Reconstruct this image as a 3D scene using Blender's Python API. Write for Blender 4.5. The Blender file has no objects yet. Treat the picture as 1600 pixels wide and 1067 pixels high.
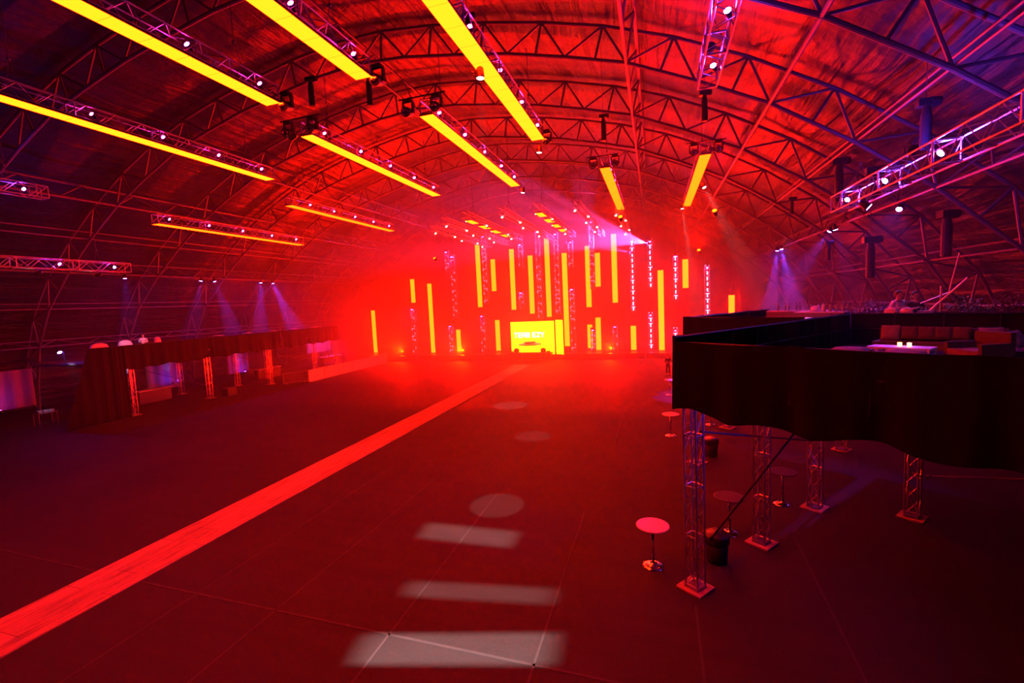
import bpy, math, random
from mathutils import Vector, Matrix
random.seed(7)
S = bpy.context.scene
COL = S.collection
PI = math.pi

# ------------------------------------------------------------------ camera
cam_d = bpy.data.cameras.new('camera')
cam_d.sensor_width = 36.0
cam_d.lens = 16.0
cam_d.clip_end = 400
cam_d.clip_start = 0.1
cam = bpy.data.objects.new('camera', cam_d)
COL.objects.link(cam)
_y, _p, _r = math.radians(17.5), math.radians(4.85), math.radians(-2.7)
_f = Vector((-math.sin(_y)*math.cos(_p), math.cos(_y)*math.cos(_p), -math.sin(_p)))
_r0 = Vector((math.cos(_y), math.sin(_y), 0)); _u0 = _r0.cross(_f)
_rt = _r0*math.cos(_r) + _u0*math.sin(_r); _up = -_r0*math.sin(_r) + _u0*math.cos(_r)
_m = Matrix((_rt, _up, -_f)).transposed().to_4x4(); _m.translation = Vector((0, 0, 6.9))
cam.matrix_world = _m
S.camera = cam

# ------------------------------------------------------------------ view, world
S.view_settings.view_transform = 'Standard'
S.view_settings.look = 'None'
S.view_settings.exposure = 0.0
S.view_settings.gamma = 1.0
S.view_settings.use_curve_mapping = False
S.cycles.max_bounces = 4
S.cycles.diffuse_bounces = 2
S.cycles.glossy_bounces = 2
S.cycles.transmission_bounces = 2
S.cycles.volume_bounces = 0
S.cycles.transparent_max_bounces = 8
S.cycles.sample_clamp_indirect = 4.0
S.cycles.sample_clamp_direct = 0.0
S.cycles.caustics_reflective = False
S.cycles.caustics_refractive = False
S.cycles.use_denoising = True
S.cycles.use_light_tree = True
wd = bpy.data.worlds.new('night'); S.world = wd; wd.use_nodes = True
bg = wd.node_tree.nodes['Background']
bg.inputs[0].default_value = (0.25, 0.0, 0.5, 1); bg.inputs[1].default_value = 0.004

# strengths used further down
LED_C, LED_S = (1.0, 0.0098, 0.0002), 92.0        # saturated red LED, clips to yellow
WALL_S = 96.0
LAMP_C, LAMP_S = (1.0, 0.022, 0.42), 150.0
BLUE_C, BLUE_S = (0.12, 0.035, 1.0), 330.0
HAZE_G = 0.2
HAZE = ((13.0, 33.99, 0.0018, 'thin haze filling the middle of the hall'), (34.0, 40.99, 0.0085, 'faint smoke under the far ceiling strips'),
        (41.0, 47.99, 0.015, 'light smoke drifting before the stage'), (48.0, 52.99, 0.024, 'thicker red smoke at the barrier line'), (53.0, 67.5, 0.045, 'dense glowing smoke around the stage strips'))

def spot(name, loc, aim, color, power, angle, blend=0.3, radius=0.06, scale=None, parent=None):
    l = bpy.data.lights.new(name, 'SPOT'); l.color = color; l.energy = power
    l.spot_size = math.radians(angle); l.spot_blend = blend; l.shadow_soft_size = radius
    o = bpy.data.objects.new(name, l); COL.objects.link(o)
    o.location = loc
    o.rotation_euler = (Vector(aim)-Vector(loc)).to_track_quat('-Z', 'Y').to_euler()
    if scale: o.scale = scale
    return o

# ------------------------------------------------------------------ materials
def mat(name, color, rough=0.6, metal=0.0, bump=None, var=None, spec=0.4, scale=8.0):
    m = bpy.data.materials.new(name); m.use_nodes = True
    nt = m.node_tree; b = nt.nodes['Principled BSDF']
    b.inputs['Base Color'].default_value = (*color, 1)
    b.inputs['Roughness'].default_value = rough
    b.inputs['Metallic'].default_value = metal
    b.inputs['Specular IOR Level'].default_value = spec
    tc = nt.nodes.new('ShaderNodeTexCoord')
    n = nt.nodes.new('ShaderNodeTexNoise'); n.inputs['Scale'].default_value = scale; n.inputs['Detail'].default_value = 4
    nt.links.new(tc.outputs['Object'], n.inputs['Vector'])
    v = 0.25 if var is None else var
    r = nt.nodes.new('ShaderNodeMix'); r.data_type = 'RGBA'
    r.inputs[6].default_value = (*[c*(1-v) for c in color], 1); r.inputs[7].default_value = (*[min(1, c*(1+v)) for c in color], 1)
    nt.links.new(n.outputs['Fac'], r.inputs[0]); nt.links.new(r.outputs[2], b.inputs['Base Color'])
    if bump:
        bp = nt.nodes.new('ShaderNodeBump'); bp.inputs['Strength'].default_value = bump
        nt.links.new(n.outputs['Fac'], bp.inputs['Height']); nt.links.new(bp.outputs[0], b.inputs['Normal'])
    return m

def emis(name, color, strength):
    m = bpy.data.materials.new(name); m.use_nodes = True
    nt = m.node_tree; nt.nodes.clear()
    o = nt.nodes.new('ShaderNodeOutputMaterial'); e = nt.nodes.new('ShaderNodeEmission')
    e.inputs[0].default_value = (*color, 1); e.inputs[1].default_value = strength
    nt.links.new(e.outputs[0], o.inputs[0])
    return m

def led_mat(name, strength, pitch):
    """LED panel face: emission broken by thin dark joints between modules."""
    m = bpy.data.materials.new(name); m.use_nodes = True
    nt = m.node_tree; nt.nodes.clear()
    o = nt.nodes.new('ShaderNodeOutputMaterial'); e = nt.nodes.new('ShaderNodeEmission')
    tc = nt.nodes.new('ShaderNodeTexCoord'); sp = nt.nodes.new('ShaderNodeSeparateXYZ')
    nt.links.new(tc.outputs['Object'], sp.inputs[0])
    d = nt.nodes.new('ShaderNodeMath'); d.operation = 'DIVIDE'; d.inputs[1].default_value = pitch
    fr = nt.nodes.new('ShaderNodeMath'); fr.operation = 'FRACT'
    gt = nt.nodes.new('ShaderNodeMath'); gt.operation = 'GREATER_THAN'; gt.inputs[1].default_value = 0.03
    ml = nt.nodes.new('ShaderNodeMath'); ml.operation = 'MULTIPLY_ADD'
    ml.inputs[1].default_value = strength*0.3; ml.inputs[2].default_value = strength*0.7
    nt.links.new(sp.outputs[1], d.inputs[0]); nt.links.new(d.outputs[0], fr.inputs[0]); nt.links.new(fr.outputs[0], gt.inputs[0])
    nt.links.new(gt.outputs[0], ml.inputs[0])
    e.inputs[0].default_value = (*LED_C, 1)
    nt.links.new(ml.outputs[0], e.inputs[1]); nt.links.new(e.outputs[0], o.inputs[0])
    return m

M = {}
M['alu'] = mat('aluminium', (0.62, 0.60, 0.62), 0.42, 0.55, var=0.08)
M['steel'] = mat('frame_steel', (0.17, 0.155, 0.165), 0.5, 0.35, var=0.2, scale=3)
M['black'] = mat('black_plastic', (0.02, 0.02, 0.022), 0.4, var=0.2)
M['case'] = mat('panel_case', (0.04, 0.04, 0.045), 0.6)
M['led'] = led_mat('led_red', LED_S, 1.0)
M['led_far'] = led_mat('led_red_far', LED_S*0.6, 0.5)
M['ledwall'] = emis('led_wall_face', (1.0, 0.022, 0.0002), WALL_S)
M['lamp'] = emis('lamp_magenta', LAMP_C, LAMP_S)
M['lampblue'] = emis('lamp_blue', BLUE_C, BLUE_S)
M['lampblue_hot'] = emis('lamp_blue_hot', BLUE_C, BLUE_S*4)
M['lampwhite'] = emis('lamp_white', (1.0, 0.75, 0.7), 8.0)
M['letters'] = emis('letters_white', (1.0, 0.9, 0.75), 9.0)
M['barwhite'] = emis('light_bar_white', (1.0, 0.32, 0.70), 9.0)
M['lacingpink'] = emis('lit_lacing_pink', (1.0, 0.2, 0.42), 3.2)  # glow standing in for lit lacing on the left trusses
M['candle'] = emis('candle_glow', (1.0, 0.45, 0.12), 9.0)
M['wood'] = mat('dark_timber', (0.10, 0.06, 0.04), 0.7)
M['plate'] = mat('plywood_plate', (0.42, 0.28, 0.16), 0.8, bump=0.2)
M['chrome'] = mat('chrome', (0.8, 0.8, 0.82), 0.12, 1.0, var=0.03)
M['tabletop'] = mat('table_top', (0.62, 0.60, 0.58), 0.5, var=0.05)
M['bin'] = mat('black_bin', (0.015, 0.015, 0.016), 0.55, bump=0.3)
M['barrier'] = mat('barrier_metal', (0.45, 0.43, 0.45), 0.5, 0.3)
M['barrier_white'] = mat('barrier_cover', (0.60, 0.58, 0.58), 0.6, var=0.1)
M['skin'] = mat('skin', (0.55, 0.34, 0.26), 0.55, var=0.05)
M['shirt_white'] = mat('shirt_white', (0.8, 0.78, 0.8), 0.8, var=0.06)
M['cloth_dark'] = mat('cloth_dark', (0.05, 0.045, 0.05), 0.85)
M['hair'] = mat('hair_dark', (0.03, 0.02, 0.015), 0.7)
M['sofa'] = mat('sofa_fabric', (0.08, 0.045, 0.035), 0.85, bump=0.2)
M['cushion'] = mat('cushion_fabric', (0.20, 0.15, 0.15), 0.9, bump=0.2)
M['matte_black'] = mat('matte_black', (0.0005, 0.0005, 0.0005), 1.0, spec=0.0)
M['tower_alu'] = mat('tower_aluminium', (0.55, 0.53, 0.56), 0.3, 0.92, var=0.05)
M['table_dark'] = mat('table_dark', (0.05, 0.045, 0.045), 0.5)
M['glass'] = mat('bottle_glass', (0.25, 0.3, 0.25), 0.08, spec=0.8)
M['bar'] = mat('bar_front', (0.10, 0.10, 0.13), 0.5)
M['screen'] = mat('drape_pale', (0.18, 0.17, 0.21), 0.9, bump=0.15, var=0.1)
M['leaf'] = mat('leaf', (0.10, 0.12, 0.05), 0.6)
M['tape'] = mat('floor_tape', (0.036, 0.030, 0.030), 0.8)

# cloth with folds for the scrims
def cloth_mat(name, color, transp):
    m = mat(name, color, 0.9, spec=0.1)
    if transp:
        nt = m.node_tree; out = [n for n in nt.nodes if n.type == 'OUTPUT_MATERIAL'][0]; b = nt.nodes['Principled BSDF']
        t = nt.nodes.new('ShaderNodeBsdfTransparent'); x = nt.nodes.new('ShaderNodeMixShader'); x.inputs[0].default_value = transp
        nt.links.new(b.outputs[0], x.inputs[1]); nt.links.new(t.outputs[0], x.inputs[2]); nt.links.new(x.outputs[0], out.inputs[0])
    return m
M['scrim'] = cloth_mat('black_scrim', (0.008, 0.007, 0.008), 0)
M['net'] = cloth_mat('black_netting', (0.008, 0.007, 0.008), 0.10)

def floor_mat():
    m = bpy.data.materials.new('hall_floor'); m.use_nodes = True; nt = m.node_tree; b = nt.nodes['Principled BSDF']
    tc = nt.nodes.new('ShaderNodeTexCoord')
    def noise(s, det, vec=None):
        n = nt.nodes.new('ShaderNodeTexNoise'); n.inputs['Scale'].default_value = s; n.inputs['Detail'].default_value = det
        nt.links.new(vec or tc.outputs['Object'], n.inputs['Vector']); return n
    n1 = noise(14.0, 6); n2 = noise(0.35, 5); n3 = noise(90.0, 2)
    mp = nt.nodes.new('ShaderNodeMapping'); mp.inputs['Scale'].default_value = (0.25, 2.2, 1)
    nt.links.new(tc.outputs['Object'], mp.inputs[0]); n4 = noise(1.2, 6, mp.outputs[0])
    def math_(op, a, c):
        q = nt.nodes.new('ShaderNodeMath'); q.operation = op
        for i, z in enumerate((a, c)):
            if isinstance(z, (int, float)): q.inputs[i].default_value = z
            else: nt.links.new(z, q.inputs[i])
        return q.outputs[0]
    s = math_('MULTIPLY', n1.outputs[0], 0.35); s = math_('ADD', s, math_('MULTIPLY', n2.outputs[0], 0.45))
    s = math_('ADD', s, math_('MULTIPLY', n4.outputs[0], 0.35)); s = math_('ADD', s, math_('MULTIPLY', n3.outputs[0], 0.35))
    cr = nt.nodes.new('ShaderNodeValToRGB')
    cr.color_ramp.elements[0].position = 0.45; cr.color_ramp.elements[0].color = (0.0095, 0.008, 0.008, 1)
    cr.color_ramp.elements[1].position = 1.05; cr.color_ramp.elements[1].color = (0.029, 0.025, 0.025, 1)
    nt.links.new(s, cr.inputs[0]); nt.links.new(cr.outputs[0], b.inputs['Base Color'])
    b.inputs['Roughness'].default_value = 0.75; b.inputs['Specular IOR Level'].default_value = 0.25
    bp = nt.nodes.new('ShaderNodeBump'); bp.inputs['Strength'].default_value = 0.4; bp.inputs['Distance'].default_value = 0.01
    nt.links.new(n3.outputs[0], bp.inputs['Height']); nt.links.new(bp.outputs[0], b.inputs['Normal'])
    return m
M['floor'] = floor_mat()

def plywood_mat():
    m = bpy.data.materials.new('plywood_sheets'); m.use_nodes = True; nt = m.node_tree; b = nt.nodes['Principled BSDF']
    tc = nt.nodes.new('ShaderNodeTexCoord')
    mp = nt.nodes.new('ShaderNodeMapping'); mp.inputs['Rotation'].default_value = (0, 0, PI/2)
    nt.links.new(tc.outputs['Object'], mp.inputs[0])
    br = nt.nodes.new('ShaderNodeTexBrick'); br.inputs['Scale'].default_value = 1.0
    br.inputs['Brick Width'].default_value = 2.44; br.inputs['Row Height'].default_value = 0.8
    br.inputs['Mortar Size'].default_value = 0.008; br.offset = 0.35
    br.inputs['Color1'].default_value = (0.26, 0.18, 0.11, 1); br.inputs['Color2'].default_value = (0.38, 0.27, 0.18, 1); br.inputs['Mortar'].default_value = (0.10, 0.06, 0.04, 1)
    nt.links.new(mp.outputs[0], br.inputs['Vector'])
    m2 = nt.nodes.new('ShaderNodeMapping'); m2.inputs['Scale'].default_value = (6, 0.5, 1); nt.links.new(tc.outputs['Object'], m2.inputs[0])
    n = nt.nodes.new('ShaderNodeTexNoise'); n.inputs['Scale'].default_value = 1.6; n.inputs['Detail'].default_value = 6; nt.links.new(m2.outputs[0], n.inputs['Vector'])
    cr = nt.nodes.new('ShaderNodeValToRGB'); cr.color_ramp.elements[0].position = 0.33; cr.color_ramp.elements[0].color = (0.35, 0.33, 0.32, 1); cr.color_ramp.elements[1].position = 0.52
    nt.links.new(n.outputs[0], cr.inputs[0])
    x = nt.nodes.new('ShaderNodeMix'); x.data_type = 'RGBA'; x.blend_type = 'MULTIPLY'; x.inputs[0].default_value = 0.75
    nt.links.new(br.outputs[0], x.inputs[6]); nt.links.new(cr.outputs[0], x.inputs[7]); nt.links.new(x.outputs[2], b.inputs['Base Color'])
    b.inputs['Roughness'].default_value = 0.7
    return m
M['plywood'] = plywood_mat()

def roof_mat():
    """Coated tent fabric: creases run across the hall between the frames."""
    m = bpy.data.materials.new('tent_fabric'); m.use_nodes = True; nt = m.node_tree; b = nt.nodes['Principled BSDF']
    tc = nt.nodes.new('ShaderNodeTexCoord')
    mp = nt.nodes.new('ShaderNodeMapping'); mp.inputs['Scale'].default_value = (1.1, 0.09, 1.1); mp.inputs['Rotation'].default_value = (0, 0, 0.06)
    nt.links.new(tc.outputs['Object'], mp.inputs[0])
    n = nt.nodes.new('ShaderNodeTexNoise'); n.inputs['Scale'].default_value = 1.5; n.inputs['Detail'].default_value = 7; n.inputs['Distortion'].default_value = 0.6
    nt.links.new(mp.outputs[0], n.inputs['Vector'])
    n2 = nt.nodes.new('ShaderNodeTexNoise'); n2.inputs['Scale'].default_value = 0.5; n2.inputs['Detail'].default_value = 5
    nt.links.new(tc.outputs['Object'], n2.inputs['Vector'])
    a = nt.nodes.new('ShaderNodeMath'); a.operation = 'ADD'; nt.links.new(n.outputs[0], a.inputs[0]); nt.links.new(n2.outputs[0], a.inputs[1])
    bp = nt.nodes.new('ShaderNodeBump'); bp.inputs['Strength'].default_value = 1.0; bp.inputs['Distance'].default_value = 0.22
    nt.links.new(a.outputs[0], bp.inputs['Height']); nt.links.new(bp.outputs[0], b.inputs['Normal'])
    b.inputs['Base Color'].default_value = (0.028, 0.025, 0.026, 1); b.inputs['Roughness'].default_value = 0.45; b.inputs['Specular IOR Level'].default_value = 0.4
    return m
M['roof'] = roof_mat()

# ------------------------------------------------------------------ mesh helpers
class MB:
    def __init__(s): s.v = []; s.f = []
    def box(s, c, d, rz=0.0, R=None):
        x, y, z = d[0]/2, d[1]/2, d[2]/2; n = len(s.v)
        R = R or Matrix.Rotation(rz, 3, 'Z'); c = Vector(c)
        for a in (-x, x):
            for b in (-y, y):
                for e in (-z, z): s.v.append(c + R @ Vector((a, b, e)))
        for q in ((0,1,3,2),(4,6,7,5),(0,4,5,1),(2,3,7,6),(0,2,6,4),(1,5,7,3)): s.f.append([n+i for i in q])
        return s
    def bar(s, a, b, r=0.025, n=5, r2=None, cap=True):
        a, b = Vector(a), Vector(b); d = b-a
        if d.length < 1e-6: return s
        q = d.to_track_quat('Z', 'Y'); k = len(s.v); r2 = r if r2 is None else r2
        for p, rr in ((a, r), (b, r2)):
            for i in range(n):
                t = 2*PI*i/n; s.v.append(p + q @ Vector((rr*math.cos(t), rr*math.sin(t), 0)))
        for i in range(n):
            j = (i+1) % n; s.f.append([k+i, k+j, k+n+j, k+n+i])
        if cap: s.f.append([k+i for i in reversed(range(n))]); s.f.append([k+n+i for i in range(n)])
        return s
    def path(s, pts, r=0.02, n=6):
        for a, b in zip(pts, pts[1:]): s.bar(a, b, r, n)
        return s
    def lathe(s, prof, c=(0,0,0), n=20, R=None):
        k = len(s.v); c = Vector(c); R = R or Matrix.Identity(3)
        for r, z in prof:
            for i in range(n):
                t = 2*PI*i/n; s.v.append(c + R @ Vector((r*math.cos(t), r*math.sin(t), z)))
        m = len(prof)
        for j in range(m-1):
            for i in range(n):
                a = (i+1) % n; s.f.append([k+j*n+i, k+j*n+a, k+(j+1)*n+a, k+(j+1)*n+i])
        s.f.append([k+i for i in reversed(range(n))]); s.f.append([k+(m-1)*n+i for i in range(n)])
        return s
    def grid(s, P, thick=None):
        k = len(s.v); R = len(P); C_ = len(P[0])
        for row in P:
            for p in row: s.v.append(Vector(p))
        for i in range(R-1):
            for j in range(C_-1): s.f.append([k+i*C_+j, k+i*C_+j+1, k+(i+1)*C_+j+1, k+(i+1)*C_+j])
        return s
    def mesh(s, name, m, smooth=False):
        me = bpy.data.meshes.new(name); me.from_pydata([tuple(v) for v in s.v], [], s.f)
        me.materials.append(m)
        if smooth: me.polygons.foreach_set('use_smooth', [True]*len(me.polygons))
        me.update(); return me
    def obj(s, name, m, parent=None, smooth=False, kind=None):
        return link(name, s.mesh(name, m, smooth), parent, kind=kind)

def link(name, data, parent=None, loc=None, rot=None, kind=None):
    o = bpy.data.objects.new(name, data); COL.objects.link(o)
    if parent is not None: o.parent = parent
    if loc is not None: o.location = loc
    if rot is not None: o.rotation_euler = rot
    if kind: o['kind'] = kind
    return o
def tag(o, label, cat, group=None, kind=None):
    o['label'] = label; o['category'] = cat
    if group: o['group'] = group
    if kind: o['kind'] = kind
    return o
def thing(name, label, cat, loc=(0,0,0), rot=(0,0,0), group=None):
    o = bpy.data.objects.new(name, None); COL.objects.link(o); o.location = loc; o.rotation_euler = rot
    o.empty_display_size = 0.2
    return tag(o, label, cat, group)
def copy_tree(o, parent=None):
    c = o.copy(); COL.objects.link(c)
    if parent is not None: c.parent = parent
    for ch in list(o.children): copy_tree(ch, c)
    return c
ORD = ['first', 'second', 'third', 'fourth', 'fifth', 'sixth', 'seventh', 'eighth', 'ninth', 'tenth', 'eleventh', 'twelfth',
       'thirteenth', 'fourteenth', 'fifteenth', 'sixteenth', 'seventeenth', 'eighteenth', 'nineteenth', 'twentieth']
def structure(name, mb, m, smooth=False):
    o = mb.obj(name, m, smooth=smooth, kind='structure'); return o

# ------------------------------------------------------------------ hall shell
CX = -15.0                                     # middle of the hall
ARCH = [(0, 20.15), (2.8, 19.95), (5.6, 19.5), (8.4, 19.0), (11.2, 18.3), (14, 17.5), (16.9, 16.2), (19.8, 14.75),
        (22.9, 12.7), (25.6, 10.6), (28.3, 8.0), (30.0, 5.2), (30.7, 2.5), (31.0, 0.1)]
NODES = [(-u, h) for u, h in reversed(ARCH[1:])] + ARCH
def normal(i):
    a = NODES[max(0, i-1)]; b = NODES[min(len(NODES)-1, i+1)]
    t = Vector((b[0]-a[0], b[1]-a[1])).normalized(); return Vector((-t.y, t.x))
def outer_at(i, d): n = normal(i); return (NODES[i][0]+n.x*d, NODES[i][1]+n.y*d)
DEPTH = 1.45
YL = [9.8 + 6.28*k for k in range(-2, 10)]      # frame positions along the hall; k=2 is at 22.4
Y0, Y1 = -12.0, 68.0

fl = MB(); fl.grid([[(-50, Y0, 0), (20, Y0, 0)], [(-50, Y1, 0), (20, Y1, 0)]]); structure('floor', fl, M['floor'])
sk = []                                        # fabric just outside the outer chords, sagging a little between frames
ys = []
y = Y0
while y <= Y1+0.01: ys.append(y); y += 1.0
for i in range(len(NODES)):
    sk.append((i, outer_at(i, DEPTH+0.22)))
def skin(lo, hi, name, flat=0.0):
    P = []
    for yy in ys:
        k = (yy-YL[0])/6.28; sag = 0.22*math.sin(PI*(k % 1.0))**2
        row = []
        for i, (u, h) in sk:
            if lo <= i <= hi:
                n = normal(i); row.append((CX+u-n.x*sag, yy, max(0.0, h-n.y*sag)))
        P.append(row)
    g = MB(); g.grid(P); structure(name, g, M['roof'], smooth=True)
N = len(NODES)
skin(4, N-5, 'ceiling'); skin(0, 4, 'wall_left'); skin(N-5, N-1, 'wall_right')
bw = MB(); arc = [(CX+u, Y1, h) for _, (u, h) in sk]
k0 = len(bw.v)
for p in arc: bw.v.append(Vector(p)); bw.v.append(Vector((p[0], p[1], 0)))
for i in range(len(arc)-1): bw.f.append([2*i, 2*i+2, 2*i+3, 2*i+1])
structure('wall_back', bw, M['scrim'])

# arch frames: inner chord, outer chord, a post and two diagonals per panel
MID = []
for i in range(N-1):
    a, b = NODES[i], NODES[i+1]; t = Vector((b[0]-a[0], b[1]-a[1])).normalized(); n = Vector((-t.y, t.x))
    mx, mh = (a[0]+b[0])/2, (a[1]+b[1])/2
    MID.append(((mx, mh), (mx+n.x*DEPTH, mh+n.y*DEPTH)))
def arch_meshes():
    ic = MB(); oc = MB(); out = []
    for a, b in zip(NODES, NODES[1:]): ic.bar((a[0], 0, a[1]), (b[0], 0, b[1]), 0.085, 8)
    oc.bar((NODES[0][0]-0.1, 0, 0.05), (MID[0][1][0], 0, MID[0][1][1]), 0.075, 6)
    for p, q in zip(MID, MID[1:]): oc.bar((p[1][0], 0, p[1][1]), (q[1][0], 0, q[1][1]), 0.085, 8)
    out.append(('inner_chord', ic.mesh('inner_chord', M['steel'])))
    out.append(('outer_chord', oc.mesh('outer_chord', M['steel'])))
    for i, (m_, o_) in enumerate(MID):
        p = MB(); p.bar((m_[0], 0, m_[1]), (o_[0], 0, o_[1]), 0.06, 6); out.append(('post', p.mesh('post', M['steel'])))
        for e in (NODES[i], NODES[i+1]):
            p = MB(); p.bar((e[0], 0, e[1]), (o_[0], 0, o_[1]), 0.055, 6); out.append(('diagonal_brace', p.mesh('diagonal_brace', M['steel'])))
    return out
AM = arch_meshes()
for k, yy in enumerate(YL):
    if yy < 3.0: continue
    kk = len(YL)-1-k
    if kk == 0: lab = 'curved steel roof arch nearest the stage end wall, faint in red haze'
    else: lab = 'curved lattice steel roof arch, %s from the stage end wall, spanning the whole hall' % ORD[kk]
    t = thing('roof_arch', lab, 'roof truss', (CX, yy, 0), group='lattice roof arches')
    for nm, me in AM: link(nm, me, t)
# longitudinal trusses and purlins
def long_truss(i, deep, label, r=0.065, cat='roof beam'):
    u, h = NODES[i]; n = normal(i); ux, hx = u+n.x*deep, h+n.y*deep
    y_a, y_b = YL[1], YL[-1]
    t = thing('roof_beam', label, cat, (CX+u, 0, h), group='lattice beams along the roof')
    a = MB(); a.bar((0, y_a, 0), (0, y_b, 0), r, 8); a.obj('lower_chord', M['steel'], t)
    a = MB(); a.bar((ux-u, y_a, hx-h), (ux-u, y_b, hx-h), r, 8); a.obj('upper_chord', M['steel'], t)
    st = 6.28/4; nseg = int(round((y_b-y_a)/st))
    for j in range(nseg):
        p, q = y_a+j*st, y_a+(j+1)*st
        a = MB()
        if j % 2 == 0: a.bar((0, p, 0), (ux-u, q, hx-h), r*0.6, 5)
        else: a.bar((ux-u, p, hx-h), (0, q, 0), r*0.6, 5)
        a.obj('lattice_brace', M['steel'], t)
def purlin_pair(i, label):
    u, h = NODES[i]; n = normal(i)
    t = thing('purlin_pair', label, 'roof beam', (CX+u, 0, h), group='purlins along the roof')
    for d in (0.08, 0.75):
        a = MB(); a.bar((n.x*d, YL[1], n.y*d), (n.x*d, YL[-1], n.y*d), 0.05, 6); a.obj('purlin', M['steel'], t)
side_words = {-1: 'left', 1: 'right'}
HT = {0: 'the ridge', 5: 'a third of the way down', 7: 'two thirds of the way down', 9: 'above head of the balcony', 11: 'low behind the balcony'}
c0 = N//2
for sgn in (-1, 1):
    w = side_words[sgn]
    long_truss(c0+5*sgn, 1.3, 'lattice beam running to the stage, first one %s of the roof ridge' % w, 0.085)
    long_truss(c0+7*sgn, 1.2, 'lattice beam running to the stage, second one %s of the roof ridge' % w, 0.08)
    long_truss(c0+9*sgn, 1.2, 'lattice beam running to the stage, third one %s of the ridge, above balcony height' % w)
    long_truss(c0+11*sgn, 1.1, 'lowest lattice beam on the %s wall, just over the balcony' % w)
    purlin_pair(c0+8*sgn, 'pair of thin purlin tubes on the %s roof slope, higher than the third beam' % w)
    purlin_pair(c0+10*sgn, 'pair of thin purlin tubes low on the %s wall slope, above the lowest lattice beam' % w)
long_truss(c0, 1.2, 'lattice beam running along the roof ridge to the stage', 0.07)

# ------------------------------------------------------------------ floor markings and walkway
w = MB(); w.box((-14.05, 20.5, 0.012), (1.75, 55.0, 0.024)); w = w.obj('walkway', M['plywood'])
tag(w, 'pale plywood walkway laid diagonally in view across the dark floor to the stage', 'walkway')
def tape(x0, y0, x1, y1, label, wd_=0.05):
    a = MB(); d = Vector((x1-x0, y1-y0, 0)); a.box(((x0+x1)/2, (y0+y1)/2, 0.003), (d.length, wd_, 0.004), rz=math.atan2(d.y, d.x))
    tag(a.obj('floor_tape', M['tape']), label, 'floor marking', 'thin tape lines on the floor')
tape(-2.35, 2, -2.3, 14.2, 'thin floor line ending left of the nearest round table')
tape(-1.95, 21.5, -1.9, 29, 'short thin floor line far down the right of the floor')
tape(-5.45, 2, -5.6, 15.2, 'thin floor line crossing the white light patches')
tape(-8.6, 4, -8.55, 16.0, 'thin floor line left of the white light patches')
tape(-11.1, 5, -11.1, 17.0, 'thin floor line closest to the plywood walkway')
tape(-13.1, 7.95, 0.5, 7.75, 'long thin floor line crossing the hall from the walkway', 0.06)
tape(-22.0, 8.2, -15.0, 8.0, 'thin floor line crossing the floor on the far side of the walkway', 0.06)
tape(3.6, 13.6, 3.4, 8.5, 'thin floor line under the balcony running toward the camera')
tape(0.75, 10.3, 0.7, 6.0, 'thin floor line coming from the base plate of the corner balcony tower')

# ------------------------------------------------------------------ truss, lamps, LED strips
def box_truss(t, L, w=0.5, bay=0.5, r=0.025, rl=0.014, m=None):
    """Box truss along local +Y from 0 to L."""
    m = m or M['alu']; h = w/2
    for sx in (-h, h):
        for sz in (-h, h):
            key = ('chord', round(L, 2), sx, sz, r)
            if key not in CACHE:
                a = MB(); a.bar((sx, 0, sz), (sx, L, sz), r, 6); CACHE[key] = a.mesh('chord', m)
            link('chord', CACHE[key], t)
    key = ('lacing', round(L, 2), w, bay)
    if key not in CACHE:
        a = MB(); n = max(1, int(round(L/bay))); b = L/n
        for j in range(n):
            p, q = j*b, (j+1)*b
            if j % 2: p, q = q, p
            for sx in (-h, h): a.bar((sx, p, -h), (sx, q, h), rl, 4, cap=False)
            for sz in (-h, h): a.bar((-h, p, sz), (h, q, sz), rl, 4, cap=False)
        CACHE[key] = a.mesh('lacing', m)
    link('lacing', CACHE[key], t)
    key = ('end', w, r)
    if key not in CACHE:
        a = MB()
        for p, q in (((-h,0,-h),(h,0,-h)),((-h,0,h),(h,0,h)),((-h,0,-h),(-h,0,h)),((h,0,-h),(h,0,h))): a.bar(p, q, r, 6)
        CACHE[key] = a.mesh('end_frame', m)
    link('end_frame', CACHE[key], t); link('end_frame', CACHE[key], t, loc=(0, L, 0))
    n = max(1, int(L//3.1))
    for j in range(1, n+1):
        if j*3.1 < L-0.3: link('joint_frame', CACHE[key], t, loc=(0, j*3.1, 0))
CACHE = {}

def can_meshes(r):
    R = Matrix.Rotation(PI/2, 3, 'X')          # lens looks along -Y
    b = MB(); b.lathe([(0.3*r, -2.6*r), (0.85*r, -2.2*r), (r, -0.6*r), (r*1.05, 0), (r*1.05, 0.15*r), (r*0.95, 0.15*r)], n=14, R=R)
    l = MB(); l.lathe([(0.93*r, 0.16*r), (0.8*r, 0.24*r), (0.4*r, 0.3*r)], n=14, R=R)
    y = MB(); y.path([(-1.25*r, 1.1*r, 0), (-1.25*r, 1.1*r, 1.6*r), (1.25*r, 1.1*r, 1.6*r), (1.25*r, 1.1*r, 0)], 0.1*r, 5)
    y.bar((0, 1.1*r, 1.6*r), (0, 1.1*r, 2.2*r), 0.14*r, 6)
    return b, l, y
def can_light(loc, rot, label, lens='lamp', r=0.12, group=None, cat='stage light'):
    key = ('can', r, lens)
    if key not in CACHE:
        b, l, y = can_meshes(r)
        CACHE[key] = (b.mesh('housing', M['black'], True), l.mesh('lens', M[lens]), y.mesh('yoke', M['black']))
    b, l, y = CACHE[key]
    t = thing('stage_lamp', label, cat, loc, rot, group)
    link('housing', b, t); link('lens', l, t); link('yoke', y, t)
    return t

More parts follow.
